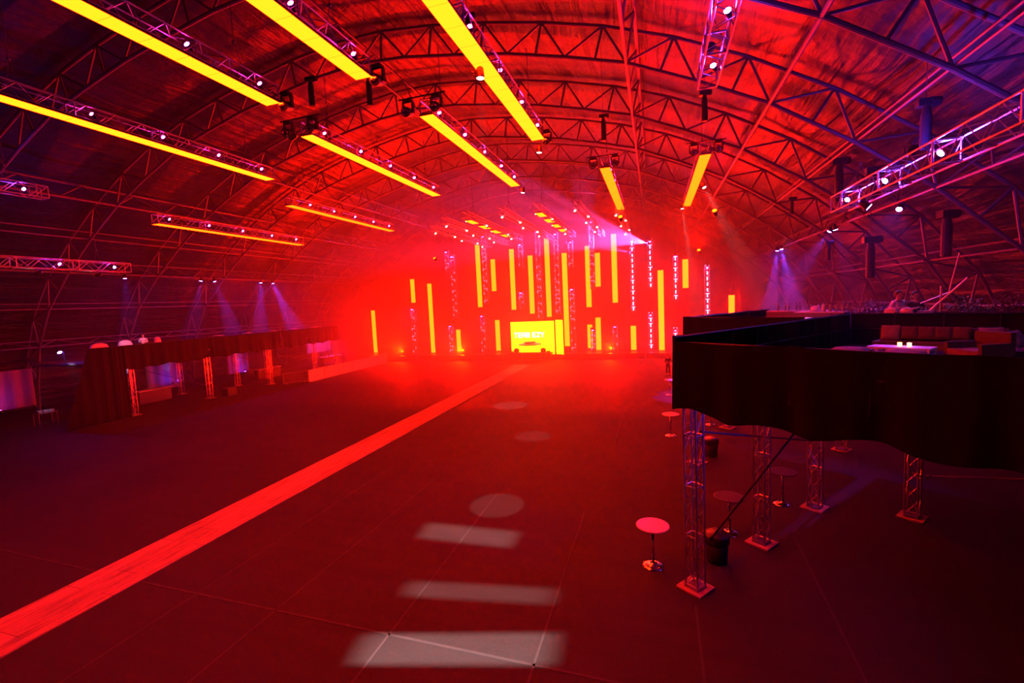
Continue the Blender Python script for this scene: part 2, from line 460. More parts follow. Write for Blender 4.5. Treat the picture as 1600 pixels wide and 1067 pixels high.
def led_strip(t_label, x, y0, y1, z, w=0.6, dim=0, group='long ceiling LED strips'):
    t = thing('led_strip', t_label, 'LED strip', (x, y0, z), (0, 0, 0), group)
    L = y1-y0
    a = MB(); a.box((0, L/2, 0.045), (w, L, 0.07)); a.obj('casing', M['case'], t)
    a = MB(); a.box((0, L/2, 0.004), (w-0.02, L-0.02, 0.012)); a.obj('light_panel', M['led' if dim == 0 else 'led_far'], t)
    a = MB()
    n = int(L/2)
    for j in range(n+1): a.box((0, 0.1+j*(L-0.2)/n, 0.095), (w*0.9, 0.05, 0.03))
    a.obj('mounting_bracket', M['alu'], t)
    return t

def drop_cables(t, L, w, z_up, x_frac=(0.12, 0.88)):
    for q in x_frac:
        a = MB(); a.bar((-w/2, L*q, w/2), (0, L*q, w/2+0.8), 0.012, 4); a.bar((w/2, L*q, w/2), (0, L*q, w/2+0.8), 0.012, 4); a.bar((0, L*q, w/2+0.8), (0, L*q, z_up), 0.014, 4)
        hs = a.obj('hanging_sling', M['steel'], t)
        b = MB(); b.lathe([(0.03, -0.05), (0.06, 0), (0.03, 0.06)], (0, L*q, w/2+0.8), 8); b.obj('shackle', M['steel'], hs)

# (x, y0, y1, z, where)
STRIPS = [
    (-13.1, 1.6, 14.0, 14.5, 'cutting the top left corner', 'blank'),
    (-9.0, 1.2, 13.65, 14.5, 'cutting the top edge beside the corner strip', ''),
    (-5.08, 9.2, 21.7, 14.5, 'widest and brightest, down from the top edge', ''),
    (-20.7, 9.0, 21.4, 14.5, 'running in from the left edge', ''),
    (-14.2, 16.9, 29.3, 14.5, 'middle one of the left half, starting beneath moving heads', ''),
    (-8.53, 17.1, 29.4, 14.5, 'ending above the left stage, beside the widest', ''),
    (-24.6, 26.9, 40.3, 14.5, 'thin and faint in red haze at left', ''),
    (-29.2, 20.8, 33.0, 12.75, 'lowest and orange on the left side', ''),
    (-2.6, 27.9, 41.4, 14.5, 'narrow short one right of centre', ''),
    (2.85, 27.9, 43.0, 14.5, 'rightmost, broad and short', ''),
]
SH = ['at the top left corner', 'beside the corner strip', 'widest of all', 'from the left edge', 'middle of left half', 'ending above the left stage',
      'thin and faint in haze', 'lowest at left', 'narrow, right of centre', 'rightmost and broad']
for i, (x, y0, y1, z, where, _) in enumerate(STRIPS):
    led_strip('glowing yellow ceiling LED strip, ' + where, x, y0, y1, z, dim=int(i > 5))
    t = thing('box_truss', 'box truss above the yellow strip ' + where, 'truss', (x, y0, z+0.37), group='trusses carrying the ceiling strips')
    L = y1-y0; box_truss(t, L, 0.5, 0.5)
    drop_cables(t, L, 0.5, 3.0)
    offs = [0.7, 3.3, 6.0, 8.7, 11.4]
    for j, o in enumerate(offs):
        yy = y1-o
        if yy < y0+0.3: continue
        sd = 0.16
        can_light((x+sd, yy, z+0.40), (-0.35, 0, -0.15 if x > 0 else 0.2), '%s pinkish lamp from the far end, on the strip %s' % (ORD[j], SH[i]), 'lamp', 0.085, 'small lamps inside the roof trusses')

# blue-lit side trusses
BT = [(1.95, 3.5, 18.3, 14.5, 0.62, 'hanging steeply from the top edge right of centre'),
      (7.45, 6.0, 22.6, 10.35, 0.62, 'slanting down from the right edge'),
      (-31.8, 4.0, 16.9, 14.1, 0.62, 'upper one cut by the left edge'),
      (-36.2, 8.0, 23.5, 10.7, 0.62, 'lower one cut by the left edge, above the bar')]
for i, (x, y0, y1, z, w_, where) in enumerate(BT):
    t = thing('box_truss', 'blue lit aluminium box truss, ' + where, 'truss', (x, y0, z), group='blue lit box trusses')
    L = y1-y0; box_truss(t, L, w_, 0.62, 0.03, 0.018)
    drop_cables(t, L, w_, 2.2 if i != 1 else 1.2)
    for j in range(5):
        yy = y1-0.9-3.1*j
        if yy < y0+0.5: continue
        can_light((x+(0.1 if i != 1 else -0.05), yy, z), (-0.3, 0, 0.5 if x < -20 else (-0.3 if i == 0 else 0.25)), '%s blue white lamp from the far end, %s' % (ORD[j], ('steep blue truss at top', 'slanting blue truss at right', 'upper blue truss at left', 'lower blue truss at left')[i]), 'lampblue_hot' if i < 2 else 'lampblue', 0.10, 'lamps inside the blue trusses')

# moving heads
def moving_head(loc, label, rot=(0, 0, 0), tilt=0.3, group='moving head lights at the truss ends'):
    t = thing('moving_head', label, 'moving head light', loc, rot, group)
    if 'mh' not in CACHE:
        b = MB(); b.box((0, 0, 0.42), (0.34, 0.26, 0.14))
        y = MB()
        for s in (-1, 1): y.box((s*0.21, 0, 0.14), (0.06, 0.14, 0.44))
        y.box((0, 0, 0.34), (0.46, 0.16, 0.05))
        R = Matrix.Rotation(PI/2+tilt, 3, 'X')
        h = MB(); h.lathe([(0.05, -0.26), (0.14, -0.22), (0.17, -0.05), (0.175, 0.12), (0.19, 0.2), (0.19, 0.26), (0.165, 0.27)], n=18, R=R)
        l = MB(); l.lathe([(0.16, 0.262), (0.12, 0.29), (0.05, 0.3)], n=18, R=R)
        CACHE['mh'] = [('base', b.mesh('base', M['black'])), ('yoke', y.mesh('yoke', M['black'])), ('head', h.mesh('head', M['black'], True)), ('lens', l.mesh('lens', M['chrome']))]
    for nm, me in CACHE['mh']: link(nm, me, t)
    return t
def cross_bar(loc, label, w=2.0):
    a = MB(); a.bar((-w/2, 0, 0), (w/2, 0, 0), 0.03, 8); a.bar((-w/2, 0, 0), (-w/2-0.02, 0, 0.0), 0.035, 8)
    o = a.obj('lighting_pipe', M['black']); o.location = loc; tag(o, label, 'pipe', 'pipes holding the moving heads')
for x, y, nm in ((2.85, 27.6, 'rightmost ceiling strip'), (-2.6, 27.6, 'short ceiling strip right of centre'), (-8.53, 16.8, 'strip that ends above the left stage'), (-14.2, 16.6, 'strip starting left of centre')):
    cross_bar((x, y, 15.13), 'dark pipe at the near end of the ' + nm)
    for s, sw in ((-1, 'left'), (1, 'right')):
        moving_head((x+s*0.62, y, 14.61), 'dark moving head, %s one, near end of the %s' % (sw, nm))
for x, y, nm in ((-5.08, 22.0, 'widest yellow strip'), (-13.1, 14.3, 'corner strip at top left'), (-9.0, 13.95, 'second strip at the top edge')):
    moving_head((x+0.35, y, 14.5), 'dark moving head beyond the far end of the ' + nm)

# chain hoists with long bags
def hoist(loc, up, bag, label, rz=0.0, sc=1.0):
    ui = min(range(N), key=lambda i: abs(CX+NODES[i][0]-loc[0])); up = max(0.6, NODES[ui][1]+1.0-loc[2])/sc
    t = thing('chain_hoist', label, 'chain hoist', loc, (0, 0, rz), 'dark hoists hanging from the roof'); t.scale = (sc, sc, sc)
    a = MB(); a.box((0, 0, 0), (0.62, 0.34, 0.30)); a.lathe([(0.16, -0.2), (0.19, -0.1), (0.19, 0.1), (0.16, 0.2)], (0.3, 0, 0), 12, Matrix.Rotation(PI/2, 3, 'Y')); a.obj('motor', M['black'], t)
    a = MB(); a.lathe([(0.17, -bag), (0.2, -bag+0.1), (0.19, -0.5), (0.13, -0.16)], (0.02, 0, 0), 12); a.obj('chain_bag', M['bin'], t)
    a = MB(); a.bar((0, 0, 0.12), (0, 0, up), 0.018, 5); a.obj('chain', M['steel'], t)
hoist((2.0, 19.8, 14.6), 2.6, 1.9, 'dark hoist with long bag between the blue top truss and the rightmost yellow strip', sc=0.55)
hoist((8.2, 18.0, 12.5), 1.6, 1.9, 'dark hoist with long bag hanging from the upper right roof', sc=0.75)
hoist((9.0, 27.5, 13.2), 1.4, 2.0, 'dark hoist with long bag left of the far end of the right blue truss')
hoist((9.6, 25.2, 12.1), 1.6, 1.3, 'dark hoist just above the far end of the right blue truss')
hoist((12.0, 24.5, 9.8), 1.6, 1.8, 'dark hoist hanging low at right, below the right blue truss', 0.3)
hoist((10.4, 27.5, 9.2), 3.4, 1.9, 'dark hoist hanging low at right, beneath the end of the blue truss')
hoist((10.0, 32.0, 9.6), 3.0, 1.9, 'farther dark hoist over the second balcony', sc=0.55)
hoist((7.8, 31.0, 12.2), 3.0, 1.6, 'dark hoist between the rightmost yellow strip and the blue truss', sc=0.55)
hoist((-2.1, 22.3, 15.3), 1.8, 2.0, 'dark hoist with long bag above the short strip right of centre', sc=0.55)
hoist((-10.1, 15.6, 15.6), 3.0, 1.9, 'dark hoist over the truss left of centre, beside the second strip', sc=0.55)
hoist((-5.5, 14.3, 16.0), 3.0, 2.0, 'dark hoist with long bag left of the widest yellow strip', sc=0.55)
hoist((-11.9, 14.6, 15.4), 3.2, 1.7, 'dark hoist beyond the end of the top left corner strip', sc=0.55)

# ------------------------------------------------------------------ stage
DECK = 0.55
a = MB(); a.box((-16.0, 59.5, DECK/2), (50.0, 13.0, DECK)); st = a.obj('stage_deck', M['black'])
tag(st, 'low dark stage deck across the far end of the hall', 'stage')
# vertical LED strips: (x, y, z0, z1, patched)
VS = [(-38.83, 57, 0.6, 6.74), (-31.58, 56, 7.55, 10.77), (-29.02, 56, 0.6, 10.01), (-25.59, 57, 0.6, 3.6), (-21.79, 56, 6.53, 14.63),
      (-20.1, 57, 8.54, 12.7), (-19.72, 56.5, 0.68, 4.74), (-17.18, 56, 6.0, 13.69), (-14.89, 56.5, 5.4, 12.76), (-12.81, 57, 4.9, 14.79),
      (-10.34, 55.5, 1.23, 12.64), (-7.58, 56, 5.93, 13.32), (-6.58, 57.5, 8.39, 12.54), (-7.72, 57, 0.78, 3.75), (-6.62, 56.5, 0.6, 4.61),
      (-4.44, 56, 6.33, 14.48), (-2.43, 56, 0.6, 3.5), (0.75, 55, 0.6, 9.81), (3.47, 56, 7.65, 10.91), (8.25, 56, 4.54, 6.61)]
VSL = ['leftmost of all, standing apart low at the left end', 'short one hanging second from the left end', 'tall one standing third from the left end',
       'short one at floor level, fourth from the left', 'long hanging one, fifth from the left', 'short hanging one just right of the long fifth strip',
       'short one at floor level left of the lit wall', 'long hanging one above the left edge of the lit wall', 'long hanging one above the lettering of the lit wall',
       'tallest one, above the right half of the lit wall', 'very long one just right of the lit wall', 'long hanging one, first of a close pair right of the wall',
       'short hanging one, second of the close pair', 'short low one, left of the low pair', 'low one, right of the low pair',
       'long hanging one by the magenta beams', 'short one standing at floor level, right of the low pair', 'tall standing one nearest the balcony edge',
       'short one hanging high above the balcony corner', 'last on the right, half hidden by the balcony']
for (x, y, z0, z1), lb in zip(VS, VSL):
    t = thing('led_strip', 'vertical yellow LED strip, ' + lb, 'LED strip', (x, y, z0), (0, 0, 0), 'vertical LED strips at the stage')
    L = z1-z0; yaw = 0.0
    a = MB(); a.box((0, 0.05, L/2), (0.64, 0.08, L)); a.obj('casing', M['case'], t)
    a = MB(); a.box((0, 0, L/2), (0.62, 0.014, L-0.02)); a.obj('light_panel', M['led'], t)
    a = MB()
    for j in range(int(L/1.0)+1): a.box((0, 0.11, min(L-0.05, 0.1+j)), (0.5, 0.05, 0.04))
    a.obj('mounting_bracket', M['alu'], t)
    if z0 > DECK+0.3:
        a = MB(); a.bar((-0.2, 0.05, L), (-0.2, 0.05, L+0.5), 0.012, 4); a.bar((0.2, 0.05, L), (0.2, 0.05, L+0.5), 0.012, 4); a.bar((0, 0.05, L+0.5), (0, 0.05, min(16.5, 14.7 if x > 6 else (13.5 if x < -36 else 16.5))-z0), 0.012, 4)
        a.bar((-0.2, 0.05, L+0.5), (0.2, 0.05, L+0.5), 0.02, 5); a.obj('hanging_sling', M['steel'], t)
# vertical box trusses between them
VT = [(x_*0.965-0.0, 55.4, z_, w_) for x_, y_, z_, w_ in [(-32.5, 58, 0.56, 6.91), (-26.73, 58, 10.48, 14.13), (-25.95, 58, 5.33, 13.46), (-26.78, 58, 0.56, 4.45), (-21.35, 57.2, 6.91, 15.68),
      (-22.08, 58, 0.56, 5.61), (-16.34, 58, 11.27, 14.24), (-16.51, 58, 6.08, 8.35), (-14.04, 58, 4.73, 15.59), (-11.68, 58, 5.23, 15.14),
      (-9.85, 58, 10.85, 14.05), (-9.85, 58, 0.63, 8.41), (-7.22, 58, 8.11, 16.16), (-7.38, 58, 0.56, 3.44), (-4.67, 58, 0.56, 3.76),
      (-2.41, 58, 5.11, 13.57), (-0.36, 58, 7.74, 13.4), (-0.44, 58, 0.64, 5.03), (2.45, 58, 6.22, 11.52), (2.34, 58, 0.68, 3.15), (5.89, 58, 4.41, 10.08)]]
VTL = ['low one at the left end of the stage', 'short high one left of the hanging strips', 'long one at the left, no strip beside it', 'short low one left of the lit wall',
       'long one beside the fifth yellow strip', 'low standing one left of the lit wall', 'short high one above the left of the lit wall', 'short one just above the left of the lit wall',
       'long one above the middle of the lit wall', 'long one above the right of the lit wall', 'short high one behind the very long strip', 'low one just right of the lit wall',
       'long one between the close pair of strips', 'low one between the low pair of strips', 'short low one right of the low pair', 'long bright one in the pink glow',
       'bright one at the source of the pink beam', 'low bright one beside the tall standing strip', 'bright pink one right of the tall standing strip', 'short low one beside the balcony corner',
       'rightmost one, rising behind the balcony']
for (x, y, z0, z1), lb in zip(VT, VTL):
    t = thing('vertical_truss', 'sparkling vertical truss, ' + lb, 'truss', (x, y, z0), (PI/2, 0, 0), 'vertical trusses at the stage')
    L = z1-z0
    box_truss(t, L, 0.5, 0.5, 0.035, 0.02)
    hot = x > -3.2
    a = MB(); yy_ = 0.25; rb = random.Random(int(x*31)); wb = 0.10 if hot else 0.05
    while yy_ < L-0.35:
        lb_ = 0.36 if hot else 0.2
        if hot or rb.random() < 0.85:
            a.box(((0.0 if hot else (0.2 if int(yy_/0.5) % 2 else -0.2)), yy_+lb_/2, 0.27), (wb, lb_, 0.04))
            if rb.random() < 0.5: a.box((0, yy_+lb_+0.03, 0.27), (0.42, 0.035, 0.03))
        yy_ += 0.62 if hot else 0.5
    a.obj('lit_dashes', M['barwhite' if hot else 'lacingpink'], t)  # white dashes are light bars, pink ones stand in for lit lacing
    if z0 > DECK+0.3:
        a = MB(); a.bar((0, L, 0), (0, 17.0-z0, 0), 0.014, 4); a.obj('hanging_sling', M['steel'], t)
    can_light((x, y-0.42, z1-0.25), (1.35 if x < -1.5 else 1.5, 0, 0.0), 'pink lamp topping the vertical truss, ' + lb, 'lamp', 0.13, 'lamps on the vertical stage trusses')
# lit wall with the wording
t = thing('video_wall', 'bright yellow video wall at centre stage with white lettering TEAM EZY', 'video wall', (-16.8, 53.0, 0.56))
a = MB(); a.box((2.7, 0.1, 2.01), (5.45, 0.16, 4.02)); a.obj('wall_case', M['case'], t)
a = MB(); a.box((2.7, 0, 2.0), (5.4, 0.02, 3.98)); a.obj('front_screen', M['ledwall'], t)
a = MB(); R = Matrix.Rotation(-0.6, 3, 'Z'); a.box((6.09, -0.40, 2.06), (1.22, 0.02, 4.05), R=R); a.obj('side_screen', M['ledwall'], t)
a = MB(); a.box((6.15, -0.30, 2.06), (1.26, 0.12, 4.1), R=R); a.obj('side_case', M['case'], t)
GL = {'T': ((0,1,1,1),(.5,0,.5,1)), 'E': ((0,0,0,1),(0,1,1,1),(0,.5,.85,.5),(0,0,1,0)), 'A': ((0,0,0,.85),(1,0,1,.85),(.1,1,.9,1),(0,.42,1,.42)),
      'M': ((0,0,0,.9),(1,0,1,.9),(.08,1,.92,1),(.5,0,.5,1)), 'Z': ((0,1,1,1),(1,1,0,0),(0,0,1,0)), 'Y': ((0,1,.5,.45),(1,1,.5,.45),(.5,.45,.5,0))}
a = MB(); cx = 0.46
for ch in 'TEAM EZY':
    if ch == ' ': cx += 0.26; continue
    for x0_, z0_, x1_, z1_ in GL[ch]:
        dx, dz = (x1_-x0_)*0.34, (z1_-z0_)*0.52; Lq = math.hypot(dx, dz)
        a.box((cx+(x0_+x1_)*0.17, -0.02, 2.12+(z0_+z1_)*0.26), (Lq+0.05, 0.02, 0.065), R=Matrix.Rotation(-math.atan2(dz, dx), 3, 'Y'))
    cx += 0.51
a.obj('lettering', M['letters'], t)
# dj table in front
t = thing('dj_table', 'dark DJ table with two round monitors silhouetted against the lit wall', 'table', (-14.2, 51.8, 0))
a = MB(); a.box((0, 0.3, 0.72), (5.2, 1.0, 0.36)); a.obj('riser', M['black'], t)
for s in (-1, 1):
    a = MB(); a.bar((s*1.3, 0.3, 0.9), (s*1.3, 0.3, 1.86), 0.03, 6); a.obj('leg', M['black'], t)
a = MB(); a.lathe([(0.01, -0.08), (1.2, -0.05), (1.42, 0.03), (1.2, 0.12), (0.75, 0.2), (0.65, 0.34), (0.01, 0.36)], (0, 0.3, 1.86), 24); a.obj('canopy_top', M['black'], t)
for s in (-1, 1):
    a = MB(); a.lathe([(0.1, -0.32), (0.28, -0.2), (0.34, 0), (0.28, 0.2), (0.1, 0.3)], (s*1.65, 0.1, 1.16), 14); a.obj('monitor', M['black'], t, smooth=True)
for j, (x, z) in enumerate(((-2.3, 0.98), (2.2, 0.98))):
    a = MB(); a.box((x, 0.3, z), (0.4, 0.4, 0.2)); a.obj('equipment_box', M['black'], t)

# overhead stage trusses with lamps, and short LED panels on two of them
ROWS = [(-20.0, 40.0, 56.0), (-17.4, 37.0, 56.0), (-14.8, 35.5, 52.0), (-11.6, 35.5, 54.0), (-8.7, 35.5, 53.0), (-5.6, 36.0, 55.0), (-2.7, 40.0, 57.0)]
for i, (x, y0, y1) in enumerate(ROWS):
    wh = '%s from the left above the stage' % ORD[i]
    t = thing('box_truss', 'aluminium box truss over the stage front, ' + wh, 'truss', (x, y0, 14.35), group='trusses above the stage')
    box_truss(t, y1-y0, 0.5, 0.6); drop_cables(t, y1-y0, 0.5, 3.2)
    for j in range(5):
        yy = y0+1.2+3.2*j
        can_light((x+(0.32 if j % 2 else -0.32), yy, 14.0), (-0.5, 0, 0.1), 'tiny bright lamp, %s from the front, truss %s' % (ORD[j], wh), 'lampwhite', 0.10, 'lamps on the trusses above the stage')
    if i in (2, 4):
        for j in range(4):
            tt = thing('led_strip', 'short yellow LED piece, %s from the front, truss %s' % (ORD[j], wh), 'LED panel', (x, y0+1.6+3.1*j, 13.95), group='short LED panels above the stage')
            a = MB(); a.box((0, 0, 0.05), (0.62, 1.7, 0.08)); a.obj('casing', M['case'], tt)
            a = MB(); a.box((0, 0, 0.0), (0.6, 1.68, 0.02)); a.obj('light_panel', M['led'], tt)

# coloured beams of the stage (real spots inside fixtures)
def beam(loc, aim, color, power, angle, label, lens='lampwhite', radius=0.07, blend=0.25, group=None, scale=None):
    d = Vector(aim)-Vector(loc); q = d.to_track_quat('-Y', 'Z').to_euler()
    t = can_light(loc, q, label, lens, 0.13, group, 'spotlight')
    l = spot('spot_lamp', Vector(loc)+d.normalized()*0.12, aim, color, power, angle, blend, radius, scale)
    return t
MAG = (1.0, 0.10, 0.62)
beam((-0.6, 54.6, 12.9), (-8.0, 53.8, 15.0), MAG, 60000, 40, 'magenta spotlight throwing a wide pink beam left from the bright stage truss', 'lamp')
beam((-2.5, 54.6, 12.0), (-9.0, 54.0, 14.0), MAG, 16000, 20, 'magenta spotlight on the long bright stage truss in the pink glow', 'lamp')
beam((-9.8, 54.6, 13.8), (-17.0, 54.0, 14.6), MAG, 12000, 18, 'magenta spotlight at the top of the short truss above the very long strip', 'lamp')
beam((-7.0, 54.6, 13.6), (-7.3, 54.4, 17.5), MAG, 6000, 30, 'magenta spotlight shining up above the close pair of strips', 'lamp')
WH = (1.0, 0.72, 0.68)
beam((-5.15, 14.3, 14.1), (-5.3, 14.2, 0), WH, 6000, 8, 'white spotlight pointing down between the second and the widest yellow strips', group='white downlights in the roof')
beam((-5.1, 21.9, 14.0), (-6.1, 22.2, 0), WH, 3500, 8, 'white spotlight pointing down at the far end of the widest yellow strip', group='white downlights in the roof')
beam((3.3, 33.3, 13.9), (6.8, 30.5, 5.5), WH, 21000, 14, 'white spotlight below the rightmost strip, beam slanting right', group='white downlights in the roof')
beam((2.3, 39.8, 13.8), (3.6, 39.0, 3.0), WH, 12500, 9, 'white spotlight at the far end of the rightmost yellow strip', group='white downlights in the roof')
beam((-8.0, 29.2, 14.0), (-9.2, 28.9, 2.0), WH, 6000, 10, 'white spotlight at the far end of the strip above the left stage', group='white downlights in the roof')
beam((-14.6, 16.4, 14.3), (-24.0, 15.5, 10.5), MAG, 900, 9, 'spotlight at the near end of the strip left of centre, beam pointing down left', group='white downlights in the roof')
BL = (0.20, 0.05, 1.0)
for p, q, pw, an, lb in (
    ((-40.2, 25.8, 10.3), (-40.4, 25.8, 4.0), 1300, 26, 'blue downlight just beyond the end of the lower left blue truss'),
    ((-40.2, 32.2, 10.3), (-41.0, 31.0, 4.0), 2600, 24, 'blue downlight over the left balcony, first of the nearer pair'),
    ((-40.2, 33.6, 10.3), (-39.4, 34.8, 4.0), 2200, 24, 'blue downlight over the left balcony, second of the nearer pair'),
    ((-40.2, 39.0, 10.3), (-40.4, 38.4, 4.0), 2600, 22, 'blue downlight over the left balcony, first of the farther pair'),
    ((-40.2, 40.6, 10.3), (-39.0, 42.6, 4.0), 2600, 24, 'blue downlight over the left balcony, second of the farther pair'),
    ((10.2, 32.5, 10.3), (6.6, 32.5, 4.8), 3600, 26, 'blue white spotlight under the right lattice beam, beam spreading down left'),
    ((10.25, 31.7, 10.3), (11.4, 31.4, 5.5), 1500, 20, 'blue white spotlight of the same pair pointing down right'),
    ((7.45, 19.9, 9.75), (10.6, 19.0, 7.0), 400, 20, 'blue white spotlight under the right blue truss'),
    ((10.2, 44.8, 10.3), (9.6, 44.6, 4.0), 2600, 22, 'far blue spotlight in the haze at right, left of a pair'),
    ((10.2, 43.4, 10.3), (11.2, 42.4, 4.0), 2600, 24, 'far blue spotlight in the haze at right, right of a pair')):
    beam(p, q, BL, pw*7, an, lb, 'lampblue', group='blue downlights over the balconies')
beam((-36.2, 18.3, 10.05), (-45.0, 12.0, 6.5), (1, .8, .6), 500, 12, 'warm spotlight under the lower left blue truss, pointing left', group='warm spotlights at the left edge')
beam((-36.2, 21.5, 10.05), (-41.0, 18.5, 7.5), (1, .8, .6), 500, 12, 'warm spotlight under the lower left blue truss near its end', group='warm spotlights at the left edge')
beam((-38.6, 20.2, 5.0), (-36.6, 20.2, 2.9), (0.6, 0.6, 1.0), 700, 26, 'white blue spotlight low at the left, lighting the black drape corner', 'lampblue')

# unseen profile spots behind the camera, shutters added to shape pale bands on the floor
def profile(src, aim, gap, turn, angle, power, label):
    d = (Vector(aim)-Vector(src)).normalized(); q = d.to_track_quat('-Y', 'Z')
    t = can_light(src, q.to_euler(), label, 'chrome', 0.13, 'profile spotlights behind the viewer', 'spotlight')
    p0 = Vector((0, -0.5, 0)); R = Matrix.Rotation(turn, 3, 'Y')
    for sgn in (-1, 1):
        a = MB(); a.box(p0+R @ Vector((0, 0, sgn*(gap/2+0.15))), (0.6, 0.004, 0.30), R=R); a.obj('added_shutter', M['matte_black'], t)
    a = MB()
    for x in (-0.13, 0.13): a.bar((x, 0, 0), (x*1.6, -0.5, 0.0), 0.008, 5)
    a.obj('added_shutter_holder', M['matte_black'], t)
    l = spot('profile_lamp', Vector(src)+d*0.1, aim, (1.0, 0.78, 0.76), power, angle, 0.6, 0.0015)
for j, (x, y, gap, turn, ang, pw) in enumerate(((-5.5, 12.1, 0.0085, -0.03, 9, 100000), (-4.2, 9.6, 0.0065, 0.06, 12, 60000), (-4.0, 7.8, 0.0110, 0.11, 14, 120000))):
    profile((-4.0+0.5*j, -7.0, 11.6), (x, y, 0), gap, turn, ang, pw, 'unseen white profile spotlight with added shutters behind the viewer, %s in its row' % ORD[j])

# red floods on the far trusses that light the roof fabric
RED = (1.0, 0.004, 0.0)
def flood(loc, aim, power, angle, label):
    d = Vector(aim)-Vector(loc)
    t = can_light(loc, d.to_track_quat('-Y', 'Z').to_euler(), label, 'led', 0.14, 'red floods', 'floodlight')
    spot('flood_lamp', Vector(loc)+d.normalized()*0.15, aim, RED, power, angle, 0.6, 0.10)
flood((3.4, 28.9, 11.6), (0.8, 20.5, 18.5), 6500, 75, 'red floodlight below the near end of the rightmost strip, aimed at the roof')
flood((-1.9, 29.6, 11.9), (-2.5, 21.0, 18.5), 7000, 80, 'red floodlight below the short strip right of centre, aimed at the roof')
flood((3.6, 41.0, 10.5), (2.5, 33.0, 17.0), 7000, 90, 'red floodlight at the far end of the rightmost strip, aimed at the roof')
flood((-20.0, 40.0, 11.5), (-22.0, 34.0, 17.0), 2500, 120, 'red floodlight over the left of the stage front, aimed at the roof')
# purple and blue washes near the right wall
def wash(loc, aim, color, power, angle, label):
    d = Vector(aim)-Vector(loc)
    can_light(loc, d.to_track_quat('-Y', 'Z').to_euler(), label, 'lampblue', 0.12, 'blue washes by the right wall', 'floodlight')
    spot('blue_lamp', Vector(loc)+d.normalized()*0.15, aim, color, power, angle, 0.7, 0.10)
wash((1.95, 12.0, 15.0), (5.0, 12.5, 19.0), (0.20, 0.02, 1.0), 1300, 120, 'blue wash on top of the steep blue truss, aimed at the roof')
wash((1.95, 17.0, 15.0), (3.0, 17.5, 19.0), (0.45, 0.03, 1.0), 600, 110, 'purple wash on top of the steep blue truss near its end')
wash((7.45, 10.0, 10.9), (11.0, 12.0, 14.0), (0.10, 0.02, 1.0), 700, 120, 'blue wash on the slanting blue truss at right, nearest the viewer')
wash((7.45, 17.0, 10.9), (9.5, 20.0, 14.0), (0.12, 0.02, 1.0), 300, 120, 'blue wash on the slanting blue truss at right, near its end')
wash((10.35, 24.6, 10.2), (6.6, 19.8, 5.6), (0.22, 0.06, 1.0), 1900, 62, 'added blue wash under the right lattice beam, tinting the tables behind the balcony')  # added light that turns the draped tables blue
wash((5.6, 11.2, 4.1), (1.0, 11.8, 3.5), (0.08, 0.02, 1.0), 1100, 46, 'blue wash under the balcony deck, lighting the corner tower')

# powerful red washes standing on the stage
for j, (x, pw) in enumerate(((-33.0, 62000), (-24.0, 80000), (-14.0, 60000), (-5.0, 45000), (4.0, 12000))):
    loc = (x, 54.6, 1.0); aim = (x*0.75-4, 30.0, 9.5)
    d = Vector(aim)-Vector(loc)
    can_light(loc, d.to_track_quat('-Y', 'Z').to_euler(), 'red wash light standing on the stage deck, %s from the left' % ORD[j], 'led', 0.16, 'red wash lights on the stage', 'floodlight')
    spot('wash_lamp', Vector(loc)+d.normalized()*0.18, aim, RED, pw, 95, 0.7, 0.15)

# ------------------------------------------------------------------ barriers
def barrier(key='barrier'):
    if key in CACHE: return CACHE[key]
    f = MB(); W, H = 2.2, 1.1
    f.path([(-W/2, 0, 0.12), (-W/2, 0, H), (W/2, 0, H), (W/2, 0, 0.12), (-W/2, 0, 0.12)], 0.022, 6)
    b = MB()
    for j in range(1, 20): b.bar((-W/2+W*j/20, 0, 0.12), (-W/2+W*j/20, 0, H), 0.009, 4, cap=False)
    g = MB()
    for s in (-1, 1): g.bar((s*0.8, -0.28, 0.015), (s*0.8, 0.28, 0.015), 0.02, 5); g.bar((s*0.8, 0, 0), (s*0.8, 0, 0.14), 0.02, 5)
    CACHE[key] = [('frame', f.mesh('frame', M['barrier'])), ('bars', b.mesh('bars', M['barrier'])), ('foot', g.mesh('foot', M['barrier']))]
    return CACHE[key]
nb = 15
for j in range(nb):
    x = -31.8+2.28*j
    t = thing('crowd_barrier', 'low metal crowd barrier across the stage front, %s counting from the left' % ORD[j], 'barrier', (x, 50.2+0.10*max(0, j-8), 0), group='crowd barriers in front of the stage')
    for nm, me in barrier(): link(nm, me, t)
for j in range(6):
    t = thing('barrier_panel', 'white covered barrier panel on the left side of the floor, %s from its near end' % ORD[j], 'barrier', (-33.0, 37.9+2.32*j, 0), (0, 0, PI/2), 'white barrier panels at the left')
    a = MB(); a.box((0, 0, 0.58), (2.26, 0.05, 1.1)); a.obj('panel', M['barrier_white'], t)
    a = MB(); a.box((0, 0, 1.15), (2.3, 0.08, 0.05)); a.box((0, 0, 0.02), (2.3, 0.5, 0.03)); a.obj('rail', M['barrier'], t)
    a = MB()
    for q in (-0.8, 0.8): a.bar((q, 0.03, 0.9), (q, 0.45, 0.02), 0.02, 5)
    a.obj('brace', M['barrier'], t)
t = thing('crowd_barrier', 'single open metal barrier at the near end of the white barrier panels', 'barrier', (-33.9, 36.0, 0), (0, 0, 0.9))
for nm, me in barrier(): link(nm, me, t)

